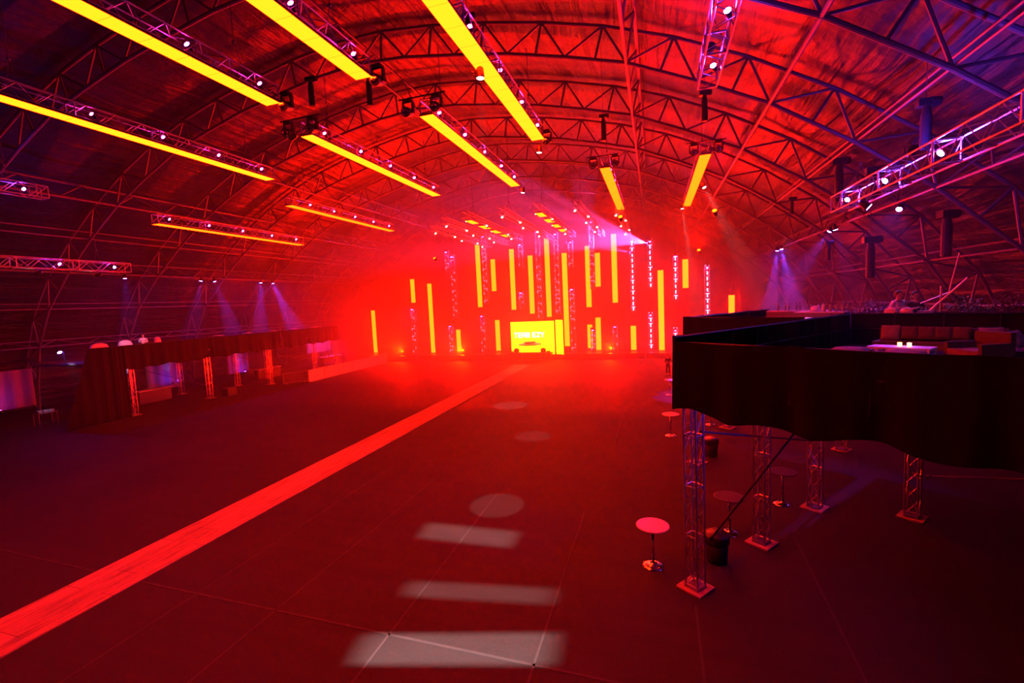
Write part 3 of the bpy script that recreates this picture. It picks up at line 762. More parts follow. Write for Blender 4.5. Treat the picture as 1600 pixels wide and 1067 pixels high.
# ------------------------------------------------------------------ truss towers and balconies
def tower(loc, H, rz, label, plate=0.75):
    t = thing('truss_tower', label, 'tower', loc, (0, 0, rz), 'box truss towers carrying the balconies')
    w = 0.30; h = w/2
    for sx in (-h, h):
        for sy in (-h, h):
            key = ('leg', H, sx, sy)
            if key not in CACHE: CACHE[key] = MB().bar((sx, sy, 0.04), (sx, sy, H), 0.025, 8).mesh('leg', M['tower_alu'])
            link('leg', CACHE[key], t)
    key = ('tlace', H)
    if key not in CACHE:
        a = MB(); n_ = int(round((H-0.2)/0.46)); st_ = (H-0.2)/n_
        for e_ in range(n_):
            z = 0.1+e_*st_; zz = z+st_
            for p, q in (((-h,-h),(h,-h)),((h,-h),(h,h)),((h,h),(-h,h)),((-h,h),(-h,-h))):
                if e_ % 2: p, q = q, p
                a.bar((p[0], p[1], z), (q[0], q[1], zz), 0.010, 5, cap=False)
        for zz in [0.1+1.2*k for k in range(int(H/1.2)+1)]:
            for o in (0,):
                for p, q in (((-h,-h),(h,-h)),((h,-h),(h,h)),((h,h),(-h,h)),((-h,h),(-h,-h))):
                    a.bar((p[0], p[1], zz+o), (q[0], q[1], zz+o), 0.016, 5, cap=False)
        CACHE[key] = a.mesh('lacing', M['tower_alu'])
    link('lacing', CACHE[key], t)
    if 'plate' not in CACHE:
        CACHE['plate'] = MB().box((0, 0, 0.02), (0.62, 0.62, 0.04)).mesh('base_plate', M['plate'])
        CACHE['splate'] = MB().box((0, 0, 0.05), (0.36, 0.36, 0.02)).mesh('steel_foot', M['steel'])
    link('base_plate', CACHE['plate'], t); link('steel_foot', CACHE['splate'], t)
    return t
def drape_side(t, p, q, z0, z1, nrm, m, nm='skirt', amp=0.05, hem=0.06, slack=0.0, seed=1):
    rr = random.Random(seed); p, q = Vector(p), Vector(q); L = (q-p).length; n = max(8, int(L/0.11))
    ph = rr.random()*6
    rows = 9; P = []
    for i in range(rows):
        f_ = i/(rows-1); row = []
        for j in range(n+1):
            s_ = j/n; c = p.lerp(q, s_); x = s_*L
            wv = amp*(0.25+0.75*f_)*(math.sin(x*4.3+ph)+0.6*math.sin(x*9.1+1.3*ph)+0.5*math.sin(x*1.3))
            z = z1+(z0-z1)*f_ - slack*4*s_*(1-s_)*(1 if i == 0 else 0)
            if i == 0: z -= 0.03*abs(math.sin(PI*x/2.4))
            if i == rows-1: z += hem*(math.sin(x*1.7+ph)*0.6+math.sin(x*3.9))
            row.append((c.x+nrm[0]*(0.06+wv), c.y+nrm[1]*(0.06+wv), z))
        P.append(row)
    g = MB(); g.grid(P); o = g.obj(nm, m, t, smooth=True)
    return o
def balcony(A, ang, U, V, zd, zr, zs, label, netfront=True, sides='uvUV'):
    """Corner A, u along ang, v to its right; deck zd, rail zr, skirt hem zs."""
    t = thing('balcony', label, 'balcony', (A[0], A[1], 0), (0, 0, 0), 'raised balconies')
    u = Vector((math.cos(ang), math.sin(ang))); v = Vector((math.sin(ang), -math.cos(ang)))
    def P(a, b): c = u*a+v*b; return (c.x, c.y)
    c = u*U/2+v*V/2
    a = MB(); a.box((c.x, c.y, zd-0.06), (U-0.04, V-0.04, 0.12), rz=ang); a.obj('deck', M['wood'], t)
    a = MB()
    nu = max(2, int(U/1.2)); 
    for k in range(nu+1):
        p, q = P(U*k/nu*0.98+0.01*U, 0.05), P(U*k/nu*0.98+0.01*U, V-0.05); a.bar((*p, zd-0.25), (*q, zd-0.25), 0.05, 4)
    a.obj('joists', M['steel'], t)
    E = {'u': ((0, 0), (U, 0), -v), 'v': ((0, 0), (0, V), -u), 'U': ((0, V), (U, V), v), 'V': ((U, 0), (U, V), u)}
    for i, k in enumerate('uvUV'):
        if k not in sides: continue
        p, q, n = E[k]; p, q = P(*p), P(*q); L = (Vector(q)-Vector(p)).length
        zr_ = zr; zr = zr-0.11 if k == 'v' and netfront else zr
        a = MB(); a.bar((*p, zr-0.04), (*q, zr-0.04), 0.024, 6)
        for j in range(int(L/1.2)+1):
            s_ = min(1, j*1.2/L); c_ = Vector(p).lerp(Vector(q), s_); a.bar((c_.x, c_.y, zd-0.1), (c_.x, c_.y, zr), 0.02, 6)
        a.bar((*p, (zr+zd)/2), (*q, (zr+zd)/2), 0.016, 6)
        a.obj('railing', M['black'], t)
        mt = M['scrim']
        drape_side(t, (*p, 0), (*q, 0), zs, zr+0.0, n, mt, seed=i+int(abs(A[0])*7)); zr = zr_
    return t
ANG = math.atan2(0.792, 0.61)
balcony((0.42, 10.75), ANG, 10.1, 8.6, 4.9, 6.0, 4.32, 'large dark raised balcony at right with black fabric skirt, its corner facing the viewer')
balcony((1.12, 18.9), ANG, 6.6, 4.25, 4.9, 6.05, 4.35, 'second dark balcony behind the large one, blue lit tables on it', False, 'uv')
_c = Vector((0.42, 10.75))+Vector((0.61, 0.792))*10.3
balcony((_c.x, _c.y), ANG, 3.4, 6.0, 4.9, 5.2, 4.4, 'third dark platform behind the large balcony, people and plants on it', False, 'v')
TW = [((0.80, 10.95, 0), 'truss tower under the near corner of the large balcony, standing on a plywood plate'),
      ((2.69, 13.42, 0), 'truss tower second from the near balcony corner, behind the black bin'),
      ((4.72, 16.03, 0), 'truss tower third from the near balcony corner'),
      ((7.19, 15.89, 0), 'truss tower farthest right under the large balcony, with a diagonal tube'),
      ((7.50, 22.16, 0), 'far truss tower seen between third tower and the rightmost one, mostly hidden'),
      ((3.48, 25.09, 0), 'small distant truss tower with pink light at its foot'),
      ((1.55, 19.6, 0), 'truss tower hidden behind the corner tower, under the second balcony')]
for (p, lb) in TW: tower(p, 4.75, ANG+0.0, lb)
def tube_between(p, q, label, r=0.024, m='steel', group='diagonal bracing tubes under the balconies', nm='brace_tube'):
    a = MB(); d = Vector(q)-Vector(p)
    a.bar((0, 0, 0), d, r, 8); c = d.normalized(); a.bar(c*-0.05, c*0.06, r*1.6, 8); a.bar(d-c*0.06, d+c*0.04, r*1.6, 8)
    o = a.obj(nm, M[m]); o.location = p; tag(o, label, 'brace', group)
tube_between((1.15, 10.95, 1.25), (3.30, 10.85, 4.6), 'black diagonal tube rising right from the corner tower past the second tower', m='black')
tube_between((1.0, 11.2, 3.7), (4.6, 15.9, 2.2), 'black tube sloping gently from the corner tower to the third tower', m='black')
tube_between((7.45, 15.7, 1.35), (10.6, 11.6, 2.95), 'pale reddish tube running right from the rightmost tower')
tube_between((7.3, 16.2, 3.0), (10.4, 16.4, 4.2), 'dark tube behind the rightmost tower under the balcony', m='black')

# left balcony
balcony((-36.0, 22.6), PI/2, 8.0, 6.4, 4.2, 5.15, 3.45, 'near section of the long dark balcony along the left side', False, 'uv') if False else None
def left_balcony(y0, y1, label):
    t = thing('balcony', label, 'balcony', (0, 0, 0), (0, 0, 0), 'raised balconies')
    a = MB(); a.box((-39.2, (y0+y1)/2, 4.15), (6.2, y1-y0-0.04, 0.12)); a.obj('deck', M['wood'], t)
    drape_side(t, (-36.1, y0+0.02, 0), (-36.1, y1-0.02, 0), 3.45, 5.18, (1, 0), M['scrim'], seed=int(y0))
    a = MB(); a.bar((-36.15, y0, 5.15), (-36.15, y1, 5.15), 0.024, 6)
    y = y0+0.3
    while y < y1: a.bar((-36.15, y, 4.1), (-36.15, y, 5.15), 0.02, 6); y += 1.25
    a.obj('railing', M['black'], t)
    a = MB(); y = y0+0.4
    while y < y1: a.bar((-36.2, y, 3.98), (-42.2, y, 3.98), 0.05, 4); y += 1.3
    a.obj('joists', M['steel'], t)
left_balcony(20.3, 29.4, 'near section of the long dark balcony along the left side')
left_balcony(29.4, 36.8, 'middle section of the long dark balcony along the left side')
left_balcony(36.8, 45.5, 'far section of the long dark balcony on the left, nearest the stage')
g = MB(); P = []
for i in range(10):
    f_ = i/9; row = []
    for j in range(40):
        s_ = j/39; ya = 20.3-1.7*f_; yy = ya+(22.45-ya)*s_; row.append((-35.95+0.03*math.sin(yy*9)+0.02*math.sin(yy*23), yy, 5.1*(1-f_)+0.03))
    P.append(row)
g.grid(P); tag(g.obj('tall_drape', M['scrim'], smooth=True), 'tall black drape reaching the floor at the near end of the left balcony', 'drape')
for x, y, lb in ((-36.46, 23.0, 'truss tower beside the tall black drape on the left'), (-36.35, 28.9, 'second truss tower along the left balcony front'),
                 (-41.4, 30.2, 'back truss tower under the left balcony, behind the first diagonal tube'), (-36.4, 35.4, 'third truss tower along the left balcony front'),
                 (-39.5, 34.4, 'back truss tower under the middle of the left balcony'), (-36.3, 41.6, 'fourth truss tower along the left balcony front'),
                 (-39.8, 38.4, 'back truss tower under the far left balcony'), (-36.3, 45.2, 'last truss tower of the left balcony, nearest the stage')):
    tower((x, y, 0), 4.0, 0.0, lb)
tube_between((-41.2, 27.2, 2.6), (-36.5, 28.6, 1.2), 'red lit diagonal tube left of the second tower, under the left balcony')
tube_between((-39.4, 34.6, 2.9), (-36.6, 38.2, 0.8), 'red lit diagonal tube right of the third tower, under the left balcony')
tube_between((-36.5, 37.5, 2.6), (-36.5, 41.5, 1.7), 'red lit diagonal tube toward the fourth tower, under the left balcony')

# bars, drapes and lamps under the left balcony
def box_thing(nm, label, cat, c, d, m, group=None, rz=0.0):
    a = MB(); a.box((0, 0, d[2]/2), d); o = a.obj(nm, M[m]); o.location = (c[0], c[1], c[2]); o.rotation_euler = (0, 0, rz); tag(o, label, cat, group); return o
for (x, y, w_, z0, z1, lb) in ((-43.3, 19.3, 3.2, 1.1, 3.8, 'pale drape with a blue uplight at the far left edge'), (-42.4, 29.5, 3.0, 0.6, 3.0, 'purple lit drape seen between the first two left towers'),
                        (-42.0, 36.8, 2.6, 0.9, 3.0, 'purple lit drape beyond the second left tower')):
    P = [[(0.06*math.sin(j*0.9), -w_/2+w_*j/24, z) for j in range(25)] for z in (z0, (z0+z1)/2, z1)]
    g = MB(); g.grid(P); o = g.obj('drape', M['screen'], smooth=True); o.location = (x, y, 0); tag(o, lb, 'drape', 'pale drapes at the left wall')
a = MB(); a.bar((0, 0, 0), (0, 0, 0.95), 0.025, 8); o = a.obj('lighting_pipe', M['black']); o.location = (-38.6, 20.42, 4.21); tag(o, 'short dark pipe holding the low blue spotlight at the left', 'pipe')
def uplight(loc, aim, power, color, label, angle=35):
    d = Vector(aim)-Vector(loc)
    can_light(loc, d.to_track_quat('-Y', 'Z').to_euler(), label, 'lampblue', 0.08, 'small blue uplights', 'uplight')
    spot('uplight_lamp', Vector(loc)+d.normalized()*0.1, aim, color, power, angle, 0.6, 0.05)
uplight((-42.4, 18.6, 1.25), (-43.4, 18.5, 4.0), 160, (0.15, 0.2, 1), 'small blue uplight under the pale drape at the far left edge')
uplight((-41.6, 29.6, 1.2), (-42.5, 29.9, 3.2), 110, (0.3, 0.2, 1), 'small blue uplight between the first two left towers')
uplight((-41.3, 37.0, 1.0), (-42.1, 36.8, 3.0), 160, (0.5, 0.12, 1), 'small purple uplight beyond the second left tower')
def bar_counter(x, y, L, label, z0=0.0):
    t = thing('bar_counter', label, 'bar', (x, y, z0), (0, 0, PI/2), 'bar counters')
    a = MB(); a.box((0, 0, 0.52), (L, 0.6, 1.04)); a.obj('counter_body', M['bar'], t)
    a = MB(); a.box((0, -0.05, 1.07), (L+0.1, 0.75, 0.06)); a.obj('counter_top', M['tabletop'], t)
bar_counter(-40.6, 27.2, 2.6, 'bar counter under the left balcony between its first two towers')
bar_counter(-40.4, 39.0, 3.0, 'purple lit bar counter under the far left balcony')
bar_counter(-40.6, 49.5, 3.4, 'bar counter with magenta light beyond the end of the left balcony')
for j in range(9):
    a = MB(); a.lathe([(0.04, 0), (0.042, 0.16), (0.014, 0.22), (0.014, 0.30)], n=8); o = a.obj('bottle', M['glass'], smooth=True); o.location = (-40.3+0.12*(j % 2), 48.2+0.32*j, 1.1)
    tag(o, '%s small bottle from the left on the magenta lit bar' % ORD[j], 'bottle', 'bottles on the magenta lit bar')
P = [[(0.05*math.sin(j*0.9), -2.2+4.4*j/24, z) for j in range(25)] for z in (1.6, 2.8, 4.2)]
g = MB(); g.grid(P); o = g.obj('drape', M['screen'], smooth=True); o.location = (-42.6, 49.8, 0); tag(o, 'magenta lit drape behind the bar past the left balcony', 'drape')
spot('bar_lamp', (-39.6, 49.0, 3.9), (-42.0, 50.0, 1.6), (0.9, 0.1, 1.0), 500, 110, 0.6, 0.1)
box_thing('menu_screen', 'small pale blue lit screen beside the first left tower', 'screen', (-38.9, 24.2, 2.9), (0.05, 0.45, 0.6), 'lampblue2' if False else 'screen')
spot('screen_lamp', (-38.0, 24.0, 3.3), (-38.9, 24.3, 3.15), (0.5, 0.55, 1.0), 60, 70, 0.5, 0.05)
t = thing('dark_case', 'dark equipment case on the floor beside the second left tower', 'case', (-35.6, 30.1, 0)); a = MB(); a.box((0, 0, 0.32), (0.7, 0.9, 0.6)); a.obj('body', M['black'], t); a = MB(); a.box((0, 0, 0.66), (0.72, 0.92, 0.06)); a.obj('lid', M['black'], t)
# small lit console at far left
t = thing('lighting_console', 'small table with white lit equipment near the far left edge', 'equipment', (-40.4, 19.9, 0))
a = MB(); a.box((0, 0, 0.85), (0.7, 1.1, 0.05)); a.obj('table_top', M['black'], t)
for sx in (-0.3, 0.3):
    for sy in (-0.5, 0.5): a = MB(); a.bar((sx, sy, 0), (sx, sy, 0.85), 0.02, 6); a.obj('leg', M['steel'], t)
for k in range(3):
    a = MB(); a.box((0.05, -0.35+0.33*k, 0.96), (0.3, 0.22, 0.16)); a.obj('device', M['bar'], t)
spot('console_lamp', (-40.0, 19.7, 2.0), (-40.4, 19.9, 0.9), (0.7, 0.6, 1.0), 90, 50, 0.5, 0.04)
# goods on the left balcony
for j, (x, y, d, lb) in enumerate(((-37.0, 21.6, (0.5, 1.1, 0.34), 'white cloth covered crate above the tall black drape'), (-37.1, 23.3, (0.5, 0.9, 0.4), 'pale bundle left of the person on the balcony'),
                                   (-37.1, 25.6, (0.35, 0.5, 0.45), 'small bright box right of the person on the balcony'))):
    a = MB(); a.lathe([(0.5, 0), (0.52, 0.75), (0.42, 0.92), (0.15, 1.0)], n=10)
    for v_ in a.v: v_.x *= d[0]; v_.y *= d[1]; v_.z *= d[2]+0.9
    o = a.obj('covered_goods', M['shirt_white'], smooth=True); o.location = (x, y, 4.21); tag(o, lb, 'goods')
for j in range(5):
    y = 31.0+3.0*j
    t = thing('high_table', 'small table on the left balcony, %s from the person' % ORD[j], 'table', (-37.3, y, 4.21), group='tables on the left balcony')
    a = MB(); a.lathe([(0.02, 1.0), (0.42, 1.0), (0.42, 1.04), (0.02, 1.04)], n=18); a.obj('table_top', M['tabletop'], t)
    a = MB(); a.bar((0, 0, 0.02), (0, 0, 1.0), 0.03, 8); a.obj('stem', M['chrome'], t)
    a = MB(); a.lathe([(0.24, 0), (0.24, 0.015), (0.03, 0.04)], n=16); a.obj('base', M['chrome'], t)
spot('balcony_lamp', (-33.5, 22.8, 9.5), (-37.3, 23.6, 5.2), (0.8, 0.45, 1.0), 500, 26, 0.5, 0.05)

# ------------------------------------------------------------------ cocktail tables and bins
def cocktail(loc, label, dark=False):
    t = thing('cocktail_table', label, 'table', loc, group='round cocktail tables under and beside the balcony')
    if 'ct' not in CACHE:
        a = MB(); a.lathe([(0.02, 1.05), (0.39, 1.05), (0.41, 1.062), (0.41, 1.078), (0.39, 1.09), (0.02, 1.09)], n=40)
        b = MB(); b.lathe([(0.035, 0.02), (0.035, 1.05)], n=14)
        c = MB(); c.lathe([(0.27, 0), (0.27, 0.008), (0.18, 0.022), (0.05, 0.04), (0.036, 0.08)], n=36)
        CACHE['ctd'] = a.mesh('table_top', M['table_dark'])
        CACHE['ct'] = [('table_top', a.mesh('table_top', M['tabletop'])), ('stem', b.mesh('stem', M['chrome'], True)), ('base', c.mesh('base', M['chrome'], True))]
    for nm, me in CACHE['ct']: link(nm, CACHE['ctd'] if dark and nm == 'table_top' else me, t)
cocktail((-0.15, 11.68, 0), 'nearest round cocktail table with red top, left of the corner balcony tower')
cocktail((0.66, 23.3, 0), 'round cocktail table farther away at the left edge of the balcony')
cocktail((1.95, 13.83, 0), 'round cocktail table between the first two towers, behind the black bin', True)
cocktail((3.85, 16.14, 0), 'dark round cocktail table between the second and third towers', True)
cocktail((2.72, 25.6, 0), 'distant round cocktail table beside the small pink lit tower')
cocktail((0.95, 33.0, 0), 'small far round cocktail table peeking out left of the balcony skirt')
cocktail((1.55, 40.6, 0), 'farthest round cocktail table, pink top, behind the standing person')
def bin_(loc, label):
    t = thing('waste_bin', label, 'bin', loc, group='black bins under the balcony')
    a = MB(); a.lathe([(0.24, 0), (0.25, 0.02), (0.29, 0.72)], n=24); a.obj('bin_body', M['bin'], t, smooth=True)
    a = MB(); P = [(0.30, 0.74), (0.315, 0.70), (0.31, 0.55), (0.295, 0.50)]
    for i in range(1): a.lathe(P, n=28)
    for v_ in a.v: v_ *= 1.0+0.02*math.sin(9*math.atan2(v_.y, v_.x))
    a.obj('bin_liner', M['black'], t, smooth=True)
    a = MB(); a.lathe([(0.285, 0.69), (0.27, 0.62), (0.02, 0.6)], n=24); a.obj('bin_inside', M['black'], t)
bin_((1.42, 12.25, 0), 'black waste bin with liner standing behind the corner balcony tower')
bin_((2.2, 20.6, 0), 'far black waste bin behind the corner tower')

# ------------------------------------------------------------------ furniture on the large balcony
U2 = Vector((0.61, 0.792)); V2 = Vector((0.792, -0.61)); A0 = Vector((0.42, 10.75))
def on(u, v, z=4.9): c = A0+U2*u+V2*v; return (c.x, c.y, z)
RZ = math.atan2(V2.y, V2.x)                       # local +x = v, local +y = u
t = thing('lounge_sofa', 'dark low lounge sofa along the far rail of the large balcony', 'sofa', on(8.3, 2.6), (0, 0, RZ))
a = MB(); a.box((0, 0, 0.24), (2.7, 0.85, 0.2)); a.obj('seat', M['sofa'], t)
a = MB(); a.box((0, 0.38, 0.5), (2.7, 0.14, 0.42)); a.obj('backrest', M['sofa'], t)
a = MB(); a.box((1.75, -0.6, 0.24), (0.8, 2.0, 0.2)); a.obj('side_seat', M['sofa'], t)
a = MB(); a.box((2.1, -0.6, 0.5), (0.14, 2.0, 0.40)); a.obj('side_backrest', M['sofa'], t)
for x, y in ((-1.25, -0.32), (-1.25, 0.32), (2.0, 0.32), (2.0, -1.5)):
    a = MB(); a.bar((x, y, 0), (x, y, 0.15), 0.03, 6); a.obj('leg', M['black'], t)
def cushion(u, v, z, rz, tilt, w_, label, m='cushion'):
    n = 9; pts = []
    a = MB(); top = []; bot = []
    for i in range(n):
        rt = []; rb = []
        for j in range(n):
            x, y = -1+2*i/(n-1), -1+2*j/(n-1); b = 0.16*((1-x**4)*(1-y**4))**0.5
            px_, py_ = x*(1-0.06*(1-abs(y))), y*(1-0.06*(1-abs(x)))
            rt.append((px_*w_/2, b*w_, py_*w_/2)); rb.append((px_*w_/2, -b*w_, py_*w_/2))
        top.append(rt); bot.append(rb)
    a.grid(top); a.grid(bot)
    o = a.obj('cushion', M[m], smooth=True); p = on(u, v, z); o.location = p; o.rotation_euler = (tilt, 0, RZ+rz)
    tag(o, label, 'cushion', 'cushions on the balcony sofa')
zc = 4.9+0.36+0.24
cushion(8.42, 1.55, zc-0.02, 0.1, -0.25, 0.44, 'pale square cushion at the left end of the balcony sofa')
for k, lb in enumerate(('second cushion from the left end of the balcony sofa', 'third cushion from the left end of the balcony sofa', 'fourth cushion from the left end of the balcony sofa', 'fifth cushion from the left end of the balcony sofa')):
    cushion(8.44, 2.0+0.37*k, zc-0.02, 0.05*(-1)**k, -0.22, 0.38, lb, 'sofa')
cushion(8.2, 3.75, zc-0.02, 0.5, -0.7, 0.5, 'pale tilted cushion in the corner of the balcony sofa')
cushion(7.2, 4.3, zc-0.02, 1.3, -0.5, 0.46, 'cushion leaning on the right arm side of the balcony sofa')
t = thing('low_table', 'pale rectangular low table with two candles in front of the balcony sofa', 'table', on(5.75, 2.5), (0, 0, RZ))
a = MB(); a.box((0, 0, 0.42), (1.25, 0.6, 0.05)); a.obj('table_top', M['tabletop'], t)
for sx in (-0.58, 0.58):
    for sy in (-0.26, 0.26): a = MB(); a.box((sx, sy, 0.2), (0.05, 0.05, 0.4)); a.obj('leg', M['tabletop'], t)
for s, lb in ((-0.095, 'left of the two small glowing candles on the low table'), (0.095, 'right of the two small glowing candles on the low table')):
    p = on(5.85, 2.54+s, 5.346); t = thing('candle', lb, 'candle', p, group='candles on the low table')
    a = MB(); a.lathe([(0.035, 0), (0.042, 0.01), (0.046, 0.09), (0.042, 0.09), (0.036, 0.02)], n=14); a.obj('glowing_holder', M['candle'], t)  # holder emits by itself, flame glow put into the glass
    a = MB(); a.lathe([(0.03, 0.02), (0.038, 0.06), (0.03, 0.085), (0.005, 0.10)], n=12); a.obj('flame', M['candle'], t)
for (u, v, lb) in ((4.75, 1.75, 'low round stool left of the low table, bluish top'), (4.7, 2.85, 'low round stool in front of the low table, bluish top')):
    t = thing('stool', lb, 'stool', on(u, v), group='low stools on the large balcony')
    a = MB(); a.lathe([(0.36, 0.34), (0.38, 0.38), (0.38, 0.44), (0.34, 0.47), (0.02, 0.48)], n=24); a.obj('seat', M['cushion'], t, smooth=True)
    for k in range(4):
        c_, s_ = math.cos(k*PI/2+0.7)*0.27, math.sin(k*PI/2+0.7)*0.27
        a = MB(); a.bar((c_, s_, 0), (c_*0.9, s_*0.9, 0.36), 0.022, 6); a.obj('leg', M['black'], t)
t = thing('armchair', 'low armchair with a pale seat at the right of the low table', 'armchair', on(6.2, 3.8), (0, 0, RZ-0.6))
a = MB(); a.box((0, 0, 0.32), (0.75, 0.75, 0.18)); a.obj('seat', M['cushion'], t)
a = MB(); a.box((0, 0.38, 0.55), (0.8, 0.12, 0.5)); a.obj('backrest', M['sofa'], t)
for sx in (-1, 1): a = MB(); a.box((sx*0.4, 0, 0.42), (0.08, 0.75, 0.3)); a.obj('armrest', M['sofa'], t)
for sx in (-0.33, 0.33):
    for sy in (-0.33, 0.33): a = MB(); a.bar((sx, sy, 0), (sx, sy, 0.24), 0.025, 6); a.obj('leg', M['black'], t)
cushion(6.3, 5.0, 5.02, 0.4, -0.9, 0.5, 'pale cushion lying at the far right of the balcony seating')
# added bluish fill over the seating, standing in for dim ambient light
spot('lounge_fill', on(4.0, 7.5, 9.0), on(6.0, 3.0, 5.2), (0.45, 0.2, 1.0), 90, 60, 0.6, 0.1)

# second balcony: tables with cloths, bottles, people, plants, stand
A1 = Vector((1.12, 18.9))
def on2(u, v, z=4.9): c = A1+U2*u+V2*v; return (c.x, c.y, z)
def cloth_table(loc, L, W, H, label, rz=0.0):
    t = thing('draped_table', label, 'table', loc, (0, 0, RZ+rz), 'pale draped tables beyond the large balcony')
    a = MB(); a.box((0, 0, H), (L, W, 0.04)); a.obj('table_top', M['tabletop'], t)
    P = []
    for i, z in enumerate((H-0.015, H*0.5, 0.03)):
        row = []
        for j in range(49):
            q = j/48*4; k = int(min(3, q)); f_ = q-k; cs = [(-L/2, -W/2), (L/2, -W/2), (L/2, W/2), (-L/2, W/2), (-L/2, -W/2)]
            x = cs[k][0]*(1-f_)+cs[k+1][0]*f_; y = cs[k][1]*(1-f_)+cs[k+1][1]*f_; e = 1+0.015*i*(1+math.sin(j*1.9)); row.append((x*e, y*e, z))
        P.append(row)
    g = MB(); g.grid(P); g.obj('cloth', M['screen'], t, smooth=True)
cloth_table(on(12.5, -2.7), 2.4, 0.7, 1.08, 'dim purple draped table nearest the stage on the second balcony')
cloth_table(on(9.7, -1.45), 0.9, 0.6, 0.92, 'small bright blue white draped table on the second balcony')
cloth_table(on(11.2, -1.35), 1.7, 0.6, 1.08, 'blue draped bar table with small bottles on the second balcony')
cloth_table(on(12.0, 0.75), 1.5, 0.6, 1.12, 'pale blue draped table left of the two people')
cloth_table(on(11.9, 4.3), 3.0, 0.6, 1.2, 'dim blue draped table at the right edge behind the balcony rail')
spot('table_fill', (6.0, 25.0, 9.6), on(9.7, -1.45, 5.8), (0.3, 0.4, 1.0), 1800, 14, 0.5, 0.05)  # added blue light without a fixture, brightens the small draped table
def bottle(loc, label, group, sc=1.0):
    if 'bottle' not in CACHE:
        a = MB(); a.lathe([(0.038, 0), (0.042, 0.01), (0.042, 0.18), (0.016, 0.24), (0.015, 0.31), (0.018, 0.32)], n=10); b = MB(); b.lathe([(0.019, 0.30), (0.019, 0.33), (0.01, 0.335)], n=8)
        CACHE['bottle'] = (a.mesh('bottle', M['glass'], True), b.mesh('cap', M['chrome']))
    o = link('bottle', CACHE['bottle'][0], None, loc); tag(o, label, 'bottle', group); link('cap', CACHE['bottle'][1], o)
for k in range(8): bottle(on(12.4+0.2*(k % 2), -3.5+0.22*k, 6.0), '%s small bottle from the left on the dim purple draped table' % ORD[k], 'bottles on the purple draped table')
for k in range(8): bottle(on(11.1+0.18*(k % 2), -1.2+0.1*k, 6.0), '%s small bottle from the left on the blue draped bar table' % ORD[k], 'bottles on the blue draped table')
for k, (v_, w_, h_, lb) in enumerate(((-1.75, 0.28, 0.22, 'rounded pale bag on the blue draped table'), (-1.45, 0.12, 0.3, 'slim upright white box on the blue draped table'), (-1.62, 0.12, 0.26, 'small pink box on the blue draped table'))):
    a = MB(); a.lathe([(w_/2, 0), (w_/2*1.08, h_*0.3), (w_/2*0.9, h_*0.8), (w_*0.2, h_)], n=10); o = a.obj('table_goods', M['shirt_white'], smooth=True); o.location = on(11.35, v_+0.1, 6.0); tag(o, lb, 'goods')
def bar_stool(loc, label):
    t = thing('bar_stool', label, 'stool', loc, (0, 0, RZ), 'pale stools behind the far rail')
    a = MB(); a.lathe([(0.1, 0.72), (0.19, 0.76), (0.19, 0.82), (0.1, 0.86)], n=16); a.obj('seat', M['cushion'], t, smooth=True)
    a = MB(); a.lathe([(0.02, -0.04), (0.17, -0.03), (0.17, 0.03), (0.02, 0.04)], (0, -0.17, 1.08), 16, Matrix.Rotation(PI/2, 3, 'X')); a.obj('backrest', M['shirt_white'], t, smooth=True)
    for k in range(4):
        c_, s_ = math.cos(k*PI/2+0.78), math.sin(k*PI/2+0.78); a = MB(); a.bar((0.22*c_, 0.22*s_, 0), (0.13*c_, 0.13*s_, 0.75), 0.014, 6); a.obj('leg', M['black'], t)
bar_stool(on(10.75, 0.95), 'pale round backed stool in front of the white sleeved person')
bar_stool(on(10.75, 1.38), 'dimmer round backed stool right of the one before the pair')
box_thing('speaker_box', 'pale purple box behind the far rail, between the stools and the slanted stand', 'box', on(10.75, 1.85), (0.42, 0.3, 1.12), 'screen', rz=RZ)
def plant(loc, H, label, r=0.5, n=240, seed=1):
    t = thing('potted_plant', label, 'plant', loc, group='plants on the balconies')
    a = MB(); a.lathe([(0.16, 0), (0.22, 0.3), (0.24, 0.32), (0.2, 0.33)], n=14); a.obj('pot', M['black'], t)
    a = MB(); a.bar((0, 0, 0.3), (0.02, 0, H*0.7), 0.02, 5)
    rr = random.Random(seed); g = MB()
    for k in range(7):
        th = rr.random()*6.28; a.bar((0, 0, H*0.4), (0.6*r*math.cos(th), 0.6*r*math.sin(th), H*(0.7+0.2*rr.random())), 0.01, 4)
    a.obj('stem', M['wood'], t)
    for k in range(n):
        th = rr.random()*6.28; ph = rr.uniform(-1, 1); q = r*rr.random()**0.4; c_ = Vector((q*math.cos(th)*math.sqrt(1-ph*ph), q*math.sin(th)*math.sqrt(1-ph*ph), H*0.72+q*ph*0.8))
        d = Vector((rr.uniform(-1, 1), rr.uniform(-1, 1), rr.uniform(-0.6, 0.8))).normalized(); s_ = d.cross(Vector((0, 0, 1))).normalized()*0.03; e = 0.12
        i = len(g.v); g.v += [c_, c_+d*e/2+s_, c_+d*e, c_+d*e/2-s_]; g.f.append([i, i+1, i+2, i+3])
    g.obj('foliage', M['leaf'], t)
plant(on(11.1, 0.35), 1.5, 'dark bushy plant left of the two people behind the rail', 0.55, 420, 2)
plant(on(11.1, 2.75), 1.6, 'dark bushy plant just right of the slanted stand', 0.55, 420, 3)
plant(on(11.1, 3.6), 1.6, 'second dark bushy plant, farther right of the slanted stand', 0.5, 420, 5)

